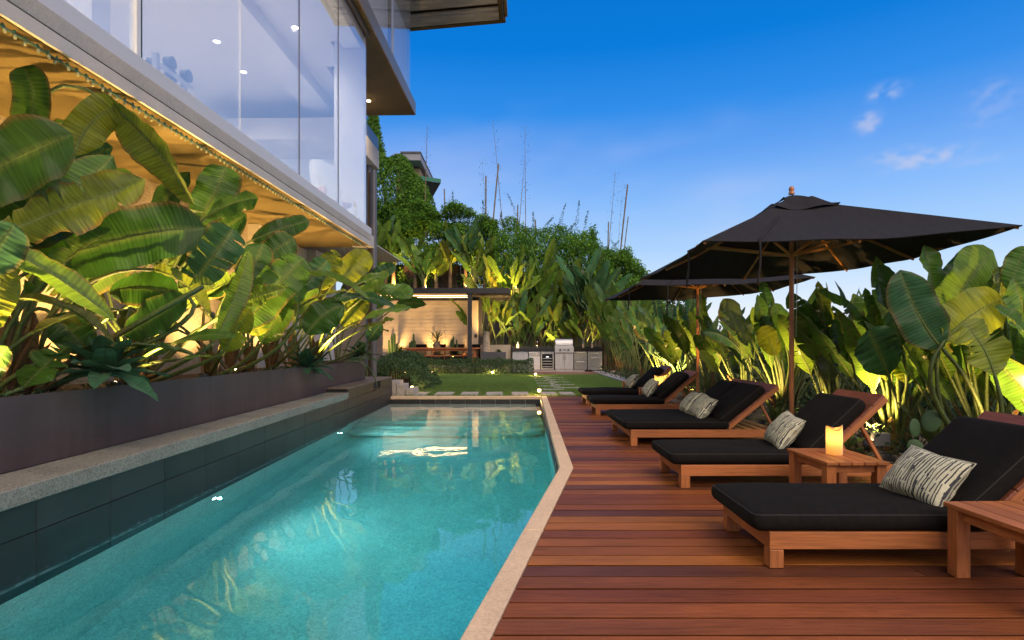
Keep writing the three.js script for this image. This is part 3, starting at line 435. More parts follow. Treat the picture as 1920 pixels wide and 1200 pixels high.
// ---------- sun loungers, pillows, side tables, candles, parasols ----------
const tk = (g, k = 0) => { const u = g.attributes.uv; for (let i = 0; i < u.count; i++) u.setXY(i, u.getX(i) + k * 1.37, u.getY(i) + k * .413); return g; };
function lounger(w, label, backs = 1, sd = 1, rec = 0) {
  const t = thing('sun_lounger', label, 'sun lounger', new V3(), 0, 'black cushioned timber loungers on the deck'), h = w / 2, L = 1.66; let k = w * 7 + sd * 3.3;
  for (const s of [1, -1]) mesh('side_rail', tk(bx(L, .085, .032, L / 2, .1375, s * (h - .016), .004), k++), M.teak, t);
  mesh('end_rail', tk(bx(.030, .085, w - .066, .016, .1375, 0, .004), k++), M.teak, t); mesh('end_rail', tk(bx(.030, .085, w - .066, L - .05, .1375, 0, .004), k++), M.teak, t);
  for (const x of [.036, L - .12]) for (const s of [1, -1]) mesh('leg', tk(bx(.072, .094, .072, x, .047, s * (h - .036), .006), k++), M.teak, t);
  for (let i = 0; i < 13; i++) mesh('slat', tk(bx(.09, .018, w - .07, .10 + i * .122, .171, 0, .003), k++), M.teak, t);
  const A = new V3(1.05, .215, 0), B = new V3(1.585 - rec * .6, .70 + rec, 0), dir = B.clone().sub(A).normalize(), nor = new V3(-dir.y, dir.x, 0);
  const on = (s, n, z) => A.clone().add(dir.clone().multiplyScalar(s)).add(nor.clone().multiplyScalar(n)).add(new V3(0, 0, z)), len = A.distanceTo(B);
  for (const s of [1, -1]) mesh('back_rail', tk(bar(on(0, -.028, s * (h - .03)), on(len - .002, -.028, s * (h - .03)), .032, .05, .004), k++), M.teak, t);
  const nb = 6; for (let i = 0; i < nb; i++) { const s0 = i * len / nb; mesh('back_board', tk(bar(on(s0 + len / nb / 2, .006, -h + .004), on(s0 + len / nb / 2, .006, h - .004), .018, len / nb - .004, .003, dir), k++), M.teakD, t); }
  for (const s of [1, -1]) mesh('prop', tk(bar(on(.46, -.05, s * (h - .075)), new V3(1.60, .17, s * (h - .075)), .03, .026, .003), k++), M.teak, t);
  const g = cushion(1.17, .098, w + .015, .046, .012, w * 99 + sd * 7 | 0); g.translate(.505, .228, 0); const sc = mesh('seat_cushion', g, M.black, t);
  const rim = (x0, x1, z0, z1, y, r) => { const p = [], q = (cx, cz, a0) => { for (let i = 0; i <= 5; i++) { const a = a0 + i / 5 * PI / 2; p.push(new V3(cx + Math.cos(a) * r, y, cz + Math.sin(a) * r)); } }; q(x1 - r, z1 - r, 0); q(x0 + r, z1 - r, PI / 2); q(x0 + r, z0 + r, PI); q(x1 - r, z0 + r, PI * 1.5); p.push(p[0].clone()); return p; };
  mesh('piping', tube(rim(.505 - .575, .505 + .575, -h + .006, h - .006, .262, .03), .0038, 5), M.pipe, sc);
  const cl = .62, bw = (w - .005) / backs;
  for (let b = 0; b < backs; b++) {
    const c = cushion(cl, .105, bw - .006, .048, .016, 7 + b + sd * 5 + (w * 10 | 0)), ang = Math.atan2(dir.y, dir.x), pos = on(cl / 2 - .03, .066, (b - (backs - 1) / 2) * bw);
    c.rotateZ(ang); c.translate(pos.x, pos.y, pos.z); const bc = mesh('back_cushion', c, M.black, t);
    const pp = rim(-cl / 2 + .012, cl / 2 - .012, -bw / 2 + .014, bw / 2 - .014, .036, .03).map((v) => v.applyAxisAngle(new V3(0, 0, 1), ang).add(pos)); mesh('piping', tube(pp, .0036, 5), M.pipe, bc);
  }
  return t;
}
const L1 = lounger(.66, 'nearest timber lounger with black cushion, the large one in front on the right'); L1.position.copy(P(1.27, 0, 3.30));
const put = (t, x, d, r) => { t.position.copy(P(x, 0, d)); t.rotation.y = r; };
put(lounger(.66, 'timber lounger with black cushion directly behind the table with the large candle', 1, 2, .012), 1.30, 4.97, .004);
put(lounger(.66, 'timber lounger with black cushion just beyond the double lounger, beside the far parasol pole', 1, 3, -.015), 1.32, 9.77, -.01);
put(lounger(.66, 'farthest timber lounger with black cushion, next to the lawn', 1, 4, .01), 1.38, 11.53, .012);
put(lounger(1.27, 'wide double timber lounger with two black back cushions in the middle of the row', 2, 5, -.035), 1.30, 7.22, 0);

function pillowGeo(w, h, t, seed) {
  const n = 18, m = 14, pos = [], uv = [], idx = [], R = rng(seed), o1 = R(), o2 = R();
  for (const s of [1, -1]) for (let i = 0; i <= n; i++) for (let j = 0; j <= m; j++) {
    const u = i / n * 2 - 1, v = j / m * 2 - 1, puff = Math.pow(Math.max(0, (1 - u * u) * (1 - v * v)), .42), pin = 1 - .10 * (1 - Math.abs(u * v)) * (Math.abs(u) > Math.abs(v) ? 1 : 1) * Math.max(Math.abs(u), Math.abs(v)) ** 6;
    pos.push(u * w / 2 * pin, v * h / 2 * pin, s * (t / 2 * puff * (1 - .12 * v) + .004 * Math.sin(u * 9 + seed) * Math.sin(v * 7) * puff)); uv.push(u * .5 * w / .42 + o1, v * .5 * h / .42 + o2);
  }
  const N = (n + 1) * (m + 1); for (let s = 0; s < 2; s++) for (let i = 0; i < n; i++) for (let j = 0; j < m; j++) { const a = s * N + i * (m + 1) + j, b = a + m + 1; s ? idx.push(a, a + 1, b, b, a + 1, b + 1) : idx.push(a, b, a + 1, b, b + 1, a + 1); }
  const g = new THREE.BufferGeometry(); g.setAttribute('position', new THREE.Float32BufferAttribute(pos, 3)); g.setAttribute('uv', new THREE.Float32BufferAttribute(uv, 2)); g.setIndex(idx); g.computeVertexNormals(); return g;
}
const pillowMat = std(1, 1, 1, { map: T.print, bumpMap: T.weaveB, bumpScale: .0005, roughness: .95, side: THREE.DoubleSide });
function pillow(x, y, d, w, tilt, yaw, roll, label, seed) {
  const t = thing('throw_pillow', label, 'pillow', P(x, y, d), 0, 'cream pillows with black line print'); t.rotation.set(0, -PI / 2 + yaw, 0);
  const q = new THREE.Group(); const g = pillowGeo(w, .31, .15, seed); g.rotateZ(roll); g.rotateX(-tilt); const m = mesh('cover', g, pillowMat, t);
  const pts = []; for (let i = 0; i <= 40; i++) { const a = i / 40 * 4, s = a | 0, f = a - s, u = [[-1 + 2 * f, -1], [1, -1 + 2 * f], [1 - 2 * f, 1], [-1, 1 - 2 * f]][Math.min(s, 3)], U = s > 3 ? [-1, -1] : u, pin = 1 - .10 * (1 - Math.abs(U[0] * U[1])); const v = new V3(U[0] * w / 2 * pin, U[1] * .155 * pin, 0); v.applyAxisAngle(new V3(0, 0, 1), roll).applyAxisAngle(new V3(1, 0, 0), -tilt); pts.push(v); } mesh('seam', tube(pts, .004, 5), std(.36, .36, .27, { roughness: .95 }), m);
}
pillow(2.235, .390, 3.27, .45, .66, .10, -.06, 'cream pillow with black lines on the nearest lounger', 3);
pillow(2.235, .405, 4.96, .46, .66, -.08, -.10, 'cream pillow with black lines on the lounger behind the candle table', 5);
pillow(2.20, .39, 6.98, .47, .72, .08, -.12, 'cream pillow with black lines on the double lounger, the one nearer the viewer', 9);
pillow(2.20, .405, 7.42, .46, .68, -.1, .05, 'cream pillow with black lines on the double lounger, overlapped by the nearer pillow', 12);
pillow(2.24, .42, 9.77, .44, .62, .05, -.1, 'cream pillow with black lines on the lounger just beyond the double one', 15);
pillow(2.29, .42, 11.53, .42, .6, 0, .08, 'cream pillow with black lines on the farthest lounger', 18);

function sideTable(label, x, d, w = .42, l = .54) {
  const t = thing('side_table', label, 'side table', P(x, 0, d), .03, 'low slatted timber side tables'), n = 5, sw = w / n; let k = x * 3 + d;
  for (let i = 0; i < n; i++) mesh('slat', tk(bx(sw - .006, .022, l, -w / 2 + sw * (i + .5), .334, 0, .003, 'z'), k++), M.teak, t);
  for (const sx of [-1, 1]) for (const sz of [-1, 1]) mesh('leg', tk(bx(.066, .322, .066, sx * (w / 2 - .043), .161, sz * (l / 2 - .05), .006, 'y'), k++), M.teak, t);
  for (const s of [-1, 1]) { mesh('apron', tk(bx(w - .155, .05, .022, 0, .295, s * (l / 2 - .05), .003), k++), M.teak, t); mesh('apron', tk(bx(.022, .05, l - .17, s * (w / 2 - .043), .295, 0, .003, 'z'), k++), M.teak, t); }
  return t;
}
sideTable('low slatted timber side table at the front right corner of the picture', 2.305, 2.66);
sideTable('low slatted timber side table carrying the large glowing candle', 2.235, 4.17, .42, .54);
sideTable('low slatted timber side table between the two farthest loungers', 2.50, 10.68, .42, .5);
sideTable('low slatted timber side table beside the kerb beyond the farthest lounger', 2.58, 12.75, .42, .45);
function candle(label, x, y, d, r, h, k) {
  const t = thing('candle', label, 'candle', P(x, y, d)), n = 28, pos = [], idx = [], nv = 7;
  for (let j = 0; j <= nv; j++) for (let i = 0; i <= n; i++) { const a = i / n * 2 * PI, rim = .012 * Math.sin(a * 2 + 1) + .006 * Math.sin(a * 3), yy = j < 6 ? j / 5 * (h + rim) : h + rim - (j - 5) * .012, rr = j < 6 ? r * (j === 5 ? .975 : 1) : r * (.9 - (j - 6) * .85); pos.push(Math.cos(a) * rr, yy, Math.sin(a) * rr); }
  for (let j = 0; j < nv; j++) for (let i = 0; i < n; i++) { const a = j * (n + 1) + i, b = a + n + 1; idx.push(a, b, a + 1, b, b + 1, a + 1); }
  const g = new THREE.BufferGeometry(); g.setAttribute('position', new THREE.Float32BufferAttribute(pos, 3)); g.setIndex(idx); g.computeVertexNormals(); mesh('wax', g, phys(.93, .66, .26, { transmission: .75, roughness: 1, thickness: 0, side: THREE.DoubleSide }), t);
  const f = lathe([[0, 0], [.004, .006], [.004, .014], [0, .022]], 10); f.translate(0, h * .62, 0); mesh('lamp', f, glow(1, .72, .3, 3), t);
  const L = new THREE.PointLight(new THREE.Color(1, .66, .26), k); L.position.set(0, h * .62, 0); L.castShadow = true; L.shadow.radius = .6; t.add(L);
}
candle('large glowing pillar candle on the side table', 2.24, .346, 4.19, .053, .19, .034);
candle('glowing candle between the two farthest loungers', 2.60, .346, 10.62, .09, .22, .10);

// parasols
function parasol(label) {
  const t = thing('parasol', label, 'parasol', new V3(), 0), C = [new V3(-1.52, 2.05, 1.52), new V3(1.33, 2.17, 1.63), new V3(1.52, 2.17, -1.55), new V3(-1.43, 2.05, -1.65)], top = new V3(0, 2.80, 0), R = rng(6);
  const pole = tube([new V3(0, .20, 0), new V3(0, 1, 0), new V3(0, 2, 0), new V3(0, 2.82, 0)], .027, 16); mesh('pole', pole, M.pole, t);
  mesh('pole_sleeve', cyl(.036, .033, .22, 0, .03, 0, 16), M.dark, t); mesh('base', [cyl(.27, .25, .05, 0, -.02, 0, 28)], M.dark, t);
  const fin = lathe([[0, .075], [.018, .07], [.03, .05], [.032, .03], [.024, .012], [.034, 0], [.034, -.02]], 16); fin.translate(0, 2.89, 0); mesh('finial', fin, M.pole, t);
  const canopy = [], n = 14;
  const surf = (k, a, b, lift = 0) => { const A = C[k], B = C[(k + 1) % 4], e = A.clone().lerp(B, b), p = top.clone().lerp(e, a); p.y -= .085 * 4 * a * (1 - a) * (1 - Math.abs(2 * b - 1) ** 2) * .55 + .05 * a * a * (4 * b * (1 - b)); p.y += .012 * Math.sin(a * 9 + b * 14 + k) * a * (1 - Math.abs(2 * b - 1)); p.y += lift; return p; };
  const panel = (k, y, a0, a1, m) => { const pos = [], uv = [], idx = []; for (let i = 0; i <= n; i++) for (let j = 0; j <= m; j++) { const a = lerp(a0, a1, i / n), p = surf(k, a, j / m, y); pos.push(p.x, p.y, p.z); uv.push(a * 1.6, (j / m - .5) * 3 * a); } for (let i = 0; i < n; i++) for (let j = 0; j < m; j++) { const a = i * (m + 1) + j, b = a + m + 1; idx.push(a, b, a + 1, b, b + 1, a + 1); } const g = new THREE.BufferGeometry(); g.setAttribute('position', new THREE.Float32BufferAttribute(pos, 3)); g.setAttribute('uv', new THREE.Float32BufferAttribute(uv, 2)); g.setIndex(idx); g.computeVertexNormals(); return g; };
  const fabric = M.canopy.clone(); fabric.side = THREE.DoubleSide;
  for (let k = 0; k < 4; k++) { const f = mesh('canopy_panel', panel(k, .012, .05, 1, 14), fabric, t); const hem = []; for (let j = 0; j <= 16; j++) hem.push(surf(k, .994, j / 16, .008)); mesh('hem', tube(hem, .007, 5), fabric, f); }
  for (let k = 0; k < 4; k++) mesh('vent_flap', (() => { const g = panel(k, .05, .0, .26, 8), p = g.attributes.position, rr = R(); for (let i = 0; i < p.count; i++) { const q = Math.hypot(p.getX(i), p.getZ(i)); p.setY(i, p.getY(i) + .018 * Math.sin(q * 9 + k * 2 + rr) + (q > .22 ? .02 * Math.sin(p.getX(i) * 12 + k) : 0)); } g.computeVertexNormals(); return g; })(), fabric, t);
  const hubY = 2.16; mesh('hub', [cyl(.045, .045, .05, 0, hubY - .02, 0, 14)], M.rib, t); mesh('top_hub', cyl(.045, .05, .06, 0, 2.73, 0, 14), M.rib, t);
  for (let k = 0; k < 4; k++) for (const b of [0, .5]) {
    const pts = [0.03, .25, .5, .75, .985].map((a) => surf(k, a, b, -.016)), rb = [];
    for (let i = 0; i < 4; i++) rb.push(bar(pts[i], pts[i + 1], .019, .026, .002)); mesh('rib', rb, M.rib, t);
    const m = surf(k, b ? .60 : .52, b, -.03), a = m.clone().setY(0).normalize().multiplyScalar(.045).setY(hubY); mesh('strut', bar(a, m, .022, .026, .003), M.rib, t);
  }
  for (const [k, b, len] of [[0, .18, .40], [3, .84, .36]]) { const pts = []; for (const a of [.45, .6, .8, .93, 1.0]) pts.push(surf(k, a, b, .026)); const e = pts[4].clone(); for (let i = 1; i <= 5; i++) pts.push(e.clone().add(new V3(.012 * Math.sin(i), -len * i / 5, .01 * Math.cos(i * 2)))); const g = tube(pts, .011, 6); const p = g.attributes.position; mesh('tie_strap', g, fabric, t); }
  const cr = tube(curvePts(new V3(.03, 2.75, .03), new V3(.06, 2.2, .05), new V3(.035, 1.2, .03), 10), .004, 5); mesh('pull_cord', cr, std(.5, .47, .4), t);
  return t;
}
const PA = parasol('nearer black square parasol with timber pole over the loungers'); PA.position.copy(P(3.27, 0, 7.05));
copy(PA, P(3.42, 0, 11.1), .03, 'farther black square parasol partly hidden below the nearer one');
for (const o of scene.children) if (o.name.startsWith('parasol')) o.userData.group = 'black square parasols';
// ---------- end of the garden: pavilion, dining set, outdoor kitchen, fence, neighbour ----------
const uplightBody = std(.05, .05, .055, { roughness: .5, metalness: .4 });
function uplight(label, pos, aim, cd, { angle = .85, r = .035, group, box = false, pen = .9, k = 22, col = WARMC, post = .1 } = {}) {   // a small spot lamp and its light
  const t = thing('garden_spotlight', label, 'spotlight', pos, 0, group), dir = aim.clone().sub(pos).normalize(), q = new THREE.Quaternion().setFromUnitVectors(new V3(0, 1, 0), dir);
  if (box) mesh('housing', bx(.16, .13, .07, .1, .04, .03, .008), std(.30, .29, .27, { roughness: .5 }), t);
  mesh('stake', cyl(.010, .010, post, 0, -post, 0, 8), uplightBody, t);
  const b = mesh('shade', lathe([[.0, -.07], [r * .8, -.068], [r * 1.25, -.03], [r * 1.3, .012], [r * 1.18, .012], [r * 1.1, -.02]], 14), uplightBody, t); b.quaternion.copy(q);
  const lens = new THREE.SphereGeometry(r, 14, 10); lens.scale(1, .5, 1); const l = mesh('lens', lens, glow(1, .66, .28, k), t); l.quaternion.copy(q);
  const s = new THREE.SpotLight(col, cd, 0, angle, pen); s.position.copy(dir.clone().multiplyScalar(.05)); s.target.position.copy(dir.clone().multiplyScalar(3)); s.castShadow = true; s.shadow.radius = 1.2; t.add(s, s.target);
  return t;
}
function pathLight(label, pos, cd = 2.2) {
  const t = thing('path_light', label, 'path light', pos, 0, 'small warm path lights'); mesh('stem', cyl(.012, .012, .10, 0, 0, 0, 8), uplightBody, t); mesh('cap', lathe([[0, .155], [.05, .150], [.055, .14], [.02, .145]], 14), uplightBody, t);
  mesh('lamp', (() => { const g = new THREE.SphereGeometry(.038, 14, 10); g.translate(0, .112, 0); return g; })(), glow(1, .66, .26, 16), t);
  const L = new THREE.PointLight(WARMC, cd); L.position.set(0, .112, 0); L.castShadow = true; t.add(L);
}
pathLight('small glowing path light at the far right corner of the pool coping', P(.60, .0, 13.32), 1.4);
pathLight('small glowing path light under the front end of the left hedge', P(-2.42, -.02, 14.6), 1.4);
pathLight('small glowing path light in front of the middle of the back hedge', P(-3.05, -.03, 22.85), 2.6);
pathLight('small glowing path light at the right end of the back hedge', P(.84, -.03, 21.6), 2.2);
pathLight('small hidden path light under the back hedge, right of its middle', P(-.75, -.03, 23.12), 2.2);
pathLight('small hidden path light under the back hedge, left of its middle', P(-2.2 - 1.9, -.03, 22.9), 1.8);

// pavilion
{
  const t = thing('pavilion', 'dark steel pavilion with a lit board marked concrete back wall over the dining table', 'pavilion', P(-3.4, .0, 25.6)), L = (g) => g.translate(3.4, 0, 25.6);
  mesh('patio', L(db(-7, -.3, -.05, .25, 24.3, 28.5, .01)), M.pad, t);
  mesh('front_beam', L(db(-6.2, -.10, 3.22, 3.44, 24.5, 24.58, .006)), M.dark, t); mesh('back_beam', L(db(-6.2, -.10, 3.10, 3.40, 26.95, 27.05, .006)), M.dark, t);
  mesh('side_beam', L(db(-1.86, -1.74, 3.18, 3.36, 24.59, 26.94, .006)), M.dark, t); mesh('side_beam', L(db(-.12, -.04, 3.22, 3.42, 24.585, 27, .006)), M.dark, t);
  for (const [x, d] of [[-1.725, 24.62], [-1.40, 26.9]]) mesh('post', L(db(x - .085, x + .085, .25, 3.22, d - .085, d + .085, .006)), M.dark, t);
  for (let i = 0; i < 17; i++) mesh('louver', L(db(-1.735, -.125, 3.25, 3.37, 24.66 + i * .135, 24.66 + i * .135 + .045, .004)), M.dark, t);
  mesh('roof', L(db(-6.2, -1.87, 3.34, 3.43, 24.59, 26.94, .004)), M.dark, t); mesh('ceiling', L(db(-6.2, -1.87, 3.30, 3.335, 24.59, 26.94, 0)), M.tan, t);
  const wm = std(.64, .53, .40, { map: T.conc, roughness: .85 }), wm2 = std(.63, .52, .395, { map: T.conc, roughness: .85 }), wm3 = std(.65, .54, .405, { map: T.conc, roughness: .85 }); for (let i = 0; i < 17; i++) mesh('wall_board', L(db(-5.75, -2.0, .25 + i * .168, .25 + i * .168 + .164, 26.8 + ((i * 7) % 5) * .002, 26.93, .006)), [wm, wm2, wm3][(i * 5) % 3], t);
  mesh('side_wall', L(db(-1.98, -1.5, .25, 3.09, 26.6, 26.94, .01)), wm, t); mesh('switch_box', L(db(-1.66, -1.54, 1.45, 1.6, 26.56, 26.6, .006)), M.dark, t);
  const strip = (d, y) => { mesh('lit_strip', L(db(-5.7, -1.92, y, y + .02, d, d + .035, 0)), glow(1, .66, .30, 7), t); const A = new THREE.RectAreaLight(new THREE.Color(1, .68, .34), 17, 3.7, .05); A.position.copy(P(-3.8 + 3.4, y - .012, d + .018 - 25.6)); A.lookAt(A.position.clone().add(t.position).add(new V3(0, -1, 0))); A.rotation.set(-PI / 2, 0, 0); t.add(A); };
  strip(26.35, 3.20); strip(25.75, 3.225);  // two lit lines: one strip, one standing in for its reflection
  // dining set
  const tb = thing('dining_table', 'long timber dining table under the pavilion', 'table', P(-2.98, .25, 25.65)); for (let i = 0; i < 6; i++) mesh('board', bx(3.25, .06, .145, 0, .735, -.38 + i * .152, .004), M.teak, tb); for (const x of [-1.42, 1.42]) mesh('leg', [bx(.1, .71, .1, x, .36, -.3, .006), bx(.1, .71, .1, x, .36, .3, .006), bx(.08, .08, .6, x, .66, 0, .004)], M.teak, tb); mesh('apron', bx(2.9, .08, .03, 0, .66, .33, .004), M.teak, tb);
  const be = thing('bench', 'long timber bench on the near side of the dining table', 'bench', P(-3.0, .25, 24.95)); for (let i = 0; i < 3; i++) mesh('board', bx(3.1, .035, .11, 0, .43, -.12 + i * .12, .004), M.teak, be); for (const x of [-1.35, 1.35]) mesh('leg', [bx(.08, .41, .08, x, .205, -.12, .004), bx(.08, .41, .08, x, .205, .12, .004)], M.teak, be);
  const xs = [-4.02, -3.19, -2.37, -1.62], lab = ['far left end', 'second place from the left', 'third place from the left', 'right end beside the steel post']; let c0 = null;
  xs.forEach((x, i) => {
    const l = 'black sling dining chair behind the table at the ' + lab[i], p = P(x, .25, 26.25); if (c0) return copy(c0, p, 0, l);
    c0 = thing('dining_chair', l, 'chair', p, 0, 'black dining chairs behind the table'); for (const sx of [-1, 1]) { mesh('leg', [bar(new V3(sx * .27, 0, .22), new V3(sx * .27, .62, .22), .035, .035), bar(new V3(sx * .27, 0, -.24), new V3(sx * .27, .94, -.28), .035, .035)], M.teak, c0); mesh('arm', bx(.05, .025, .5, sx * .27, .635, -.02), M.teak, c0); }
    mesh('seat', cushion(.5, .05, .46, .02, .005, 3, [8, 2, 8]).translate(0, .44, 0), M.black, c0); mesh('back', bx(.54, .26, .025, 0, .78, -.27, .01), M.black, c0);
  });
  // planters by the wall
  const pw = thing('planter_wall', 'low beige planter wall between the pavilion and the outdoor kitchen', 'planter wall', P(-.72, 0, 25.6)); mesh('front', db(-.62, .66, 0, 1.13, -.05, .05, .01), std(.52, .44, .34, { map: T.conc, roughness: .85 }), pw); mesh('soil', db(-.62, .66, 0, 1.02, .06, 1.2, 0), M.soil, pw);
  const wb = thing('planter_bed', 'low dark planter bed along the foot of the pavilion back wall', 'planter', P(-3.9, .25, 26.5)); mesh('front', db(-1.9, 2.1, 0, .42, -.06, -.02, .006), M.dark, wb); mesh('soil', db(-1.9, 2.1, 0, .36, -.015, .28, 0), M.soil, wb);
  const tp = thing('steel_trough', 'dark grey trough planter in front of the low beige wall', 'planter', P(-.77, 0, 24.9)); mesh('front', db(-.50, .52, .1, .84, -.25, -.22, .006), std(.085, .085, .10, { map: T.conc, roughness: .6 }), tp); mesh('body', db(-.495, .515, .0, .80, -.215, .25, .006), std(.085, .085, .10, { map: T.conc, roughness: .6 }), tp);
}
// outdoor kitchen: X 0 .. 3.82 at depth 25.4
{
  const k = thing('outdoor_kitchen', 'row of stainless steel outdoor kitchen cabinets with a black worktop', 'outdoor kitchen', P(1.9, 0, 25.4)), L = (g) => g.translate(-1.9, 0, 25.4), d0 = 25.42;
  mesh('plinth', L(db(.03, 3.07, .0, .07, 25.46, 26.1, .003)), std(.5, .5, .5, { roughness: .6 }), k);
  mesh('worktop', L(db(-.02, 1.80, .86, 1.0, 25.36, 26.15, .006)), M.glassB, k); mesh('worktop', L(db(2.60, 3.85, .86, 1.0, 25.36, 26.15, .006)), M.glassB, k); mesh('splashback', L(db(-.02, 3.85, 1.002, 1.06, 26.1, 26.15, .004)), M.glassB, k);
  mesh('carcass', L(db(.0, 3.80, .072, .858, 25.47, 26.1, 0)), M.dark, k);
  const door = (x0, x1, y0, y1, m, handle) => { const f = mesh('cabinet_door', L(db(x0, x1, y0, y1, d0, d0 + .045, .005)), m, k); if (handle) mesh('handle', [L(db(lerp(x0, x1, .18), lerp(x0, x1, .82), handle, handle + .022, d0 - .045, d0 - .023, .006)), L(db(lerp(x0, x1, .2), lerp(x0, x1, .23), handle + .002, handle + .02, d0 - .03, d0 + .002, 0)), L(db(lerp(x0, x1, .77), lerp(x0, x1, .8), handle + .002, handle + .02, d0 - .03, d0 + .002, 0))], M.chrome, f); return f; };
  door(.02, .68, .08, .85, M.steel); door(.71, 1.18, .67, .85, M.steelG, .80); door(.71, 1.18, .08, .655, std(.62, .62, .64, { metalness: .3, roughness: .4 }));
  door(2.62, 3.16, .47, .85, M.steelG, .80); door(2.62, 3.16, .08, .455, M.steelG, .40); door(3.20, 3.80, .66, .85, M.steelG, .76); door(3.20, 3.80, .08, .645, M.steelG, .58); 
  const fr = mesh('wine_fridge', L(db(1.21, 1.77, .08, .85, d0, d0 + .045, .005)), M.steelG, k); mesh('pane', L(db(1.27, 1.71, .16, .75, d0 - .006, d0 + .002, .003)), M.glassB, fr); for (let i = 0; i < 4; i++) mesh('shelf', L(db(1.29, 1.69, .20 + i * .115, .222 + i * .115, d0 - .012, d0 - .004, .002)), M.steel, fr); mesh('display', L(db(1.44, 1.55, .60, .645, d0 - .012, d0 - .005, 0)), glow(.8, .9, 1, 1.2), fr);
  const tapm = mesh('tap', [cyl(.02, .02, .03, 1.08 - 1.9, 1.0, -.45, 12), tube([new V3(1.08 - 1.9, 1.02, -.45), new V3(1.08 - 1.9, 1.28, -.45), new V3(1.08 - 1.9, 1.33, -.40), new V3(1.08 - 1.9, 1.30, -.30), new V3(1.08 - 1.9, 1.24, -.28)], .014, 8)], M.chrome, k);
  const g = thing('barbecue_grill', 'stainless steel gas barbecue with its hood raised above the worktop', 'barbecue', P(2.20, 0, 25.4)), G = (q) => q.translate(-2.20, 0, 25.4);
  mesh('hood', (() => { const s = new THREE.Shape(); s.moveTo(0, 0); s.lineTo(0, .10); s.quadraticCurveTo(.02, .27, .14, .31); s.lineTo(.52, .31); s.lineTo(.52, 0); const e = new THREE.ExtrudeGeometry(s, { depth: .72, bevelEnabled: true, bevelSize: .008, bevelThickness: .008, bevelSegments: 2 }); e.rotateY(PI / 2); e.translate(1.84, 1.06, -25.44); return uvm(e); })().translate(-2.20, 0, 25.4), M.steel, g);
  mesh('hood_handle', G(db(1.92, 2.48, 1.12, 1.145, 25.36, 25.385, .008)), M.chrome, g);
  const pn = mesh('control_panel', G(db(1.80, 2.60, .80, 1.055, 25.34, 26.0, .012)), M.steel, g); for (const x of [2.03, 2.37]) { const q = new THREE.CylinderGeometry(.035, .04, .05, 16); q.rotateX(PI / 2); q.translate(x, .92, -25.32); mesh('knob', G(q), M.dark, pn); } mesh('badge', G(db(2.13, 2.27, .905, .935, 25.334, 25.341, 0)), M.glassB, pn); mesh('gap', G(db(1.82, 2.58, .782, .80, 25.40, 25.95, 0)), M.dark, g);
  for (const [a, b] of [[1.82, 2.195], [2.205, 2.58]]) { const f = mesh('door', G(db(a, b, .10, .78, 25.395, 25.42, .005)), M.steel, g); mesh('handle', G(db(b < 2.3 ? b - .05 : a + .03, b < 2.3 ? b - .03 : a + .05, .5, .72, 25.36, 25.38, .006)), M.chrome, f); }
  mesh('plinth', G(db(1.84, 2.56, 0, .095, 25.43, 25.8, .003)), M.steel, g);
  for (const [x, l] of [[3.02, 'left of the two glass candle lanterns on the worktop'], [3.40, 'right of the two glass candle lanterns on the worktop']]) { const c = thing('candle_lantern', l, 'lantern', P(x, 1.0, 25.6)); mesh('wax', cyl(.045, .045, .17, 0, .01, 0, 16), std(.62, .36, .18), c); mesh('glass', [lathe([[.055, 0], [.06, .02], [.06, .30], [.057, .30], [.057, .02]], 20)], phys(.95, .97, 1, { transmission: 1, roughness: .03 }), c); }
  const c = thing('candle_lamp', 'small glowing candle lamp at the left end of the outdoor kitchen worktop', 'candle', P(.24, 1.0, 25.6)); mesh('wax', cyl(.06, .055, .16, 0, 0, 0, 16), glow(1, .5, .2, 2.2), c); mesh('flame', lathe([[0, .16], [.012, .18], [.01, .22], [0, .26]], 10), glow(1, .7, .35, 8), c); const l = new THREE.PointLight(WARMC, 1.6); l.position.set(0, .12, 0); c.add(l);
  const pf = tag(new THREE.Group(), null, null, null, 'structure'); pf.name = 'kitchen_platform'; scene.add(pf); for (let i = 0; i < 17; i++) mesh('plank', db(.72, 3.36, -.06, .0, 22.98 + i * .146, 22.98 + i * .146 + .14, .004), M.teakD, pf);
}
// dark timber fence on the terrace behind
{
  const f = thing('terrace_fence', 'dark brown timber board fence behind the plants on the upper terrace', 'fence', P(-2, 3.6, 32)), m = [std(.075, .034, .018, { map: T.wood }), std(.06, .028, .017, { map: T.wood }), std(.09, .042, .022, { map: T.wood })], R = rng(2); for (let i = 0; i < 34; i++) mesh('board', bx(.185, 1.85, .03, -6.9 + i * .19, 1.15 - .3, (R() - .5) * .02, .004, 'y'), m[(R() * 3) | 0], f);
  const w = thing('retaining_wall', 'dark retaining wall holding up the planted terrace behind the pavilion', 'wall', P(-2, 0, 30.4)); mesh('face', bx(18, 3.95, .2, -2.5, 1.9, 0, .01), std(.20, .16, .12, { map: T.conc, roughness: .9 }), w);
}
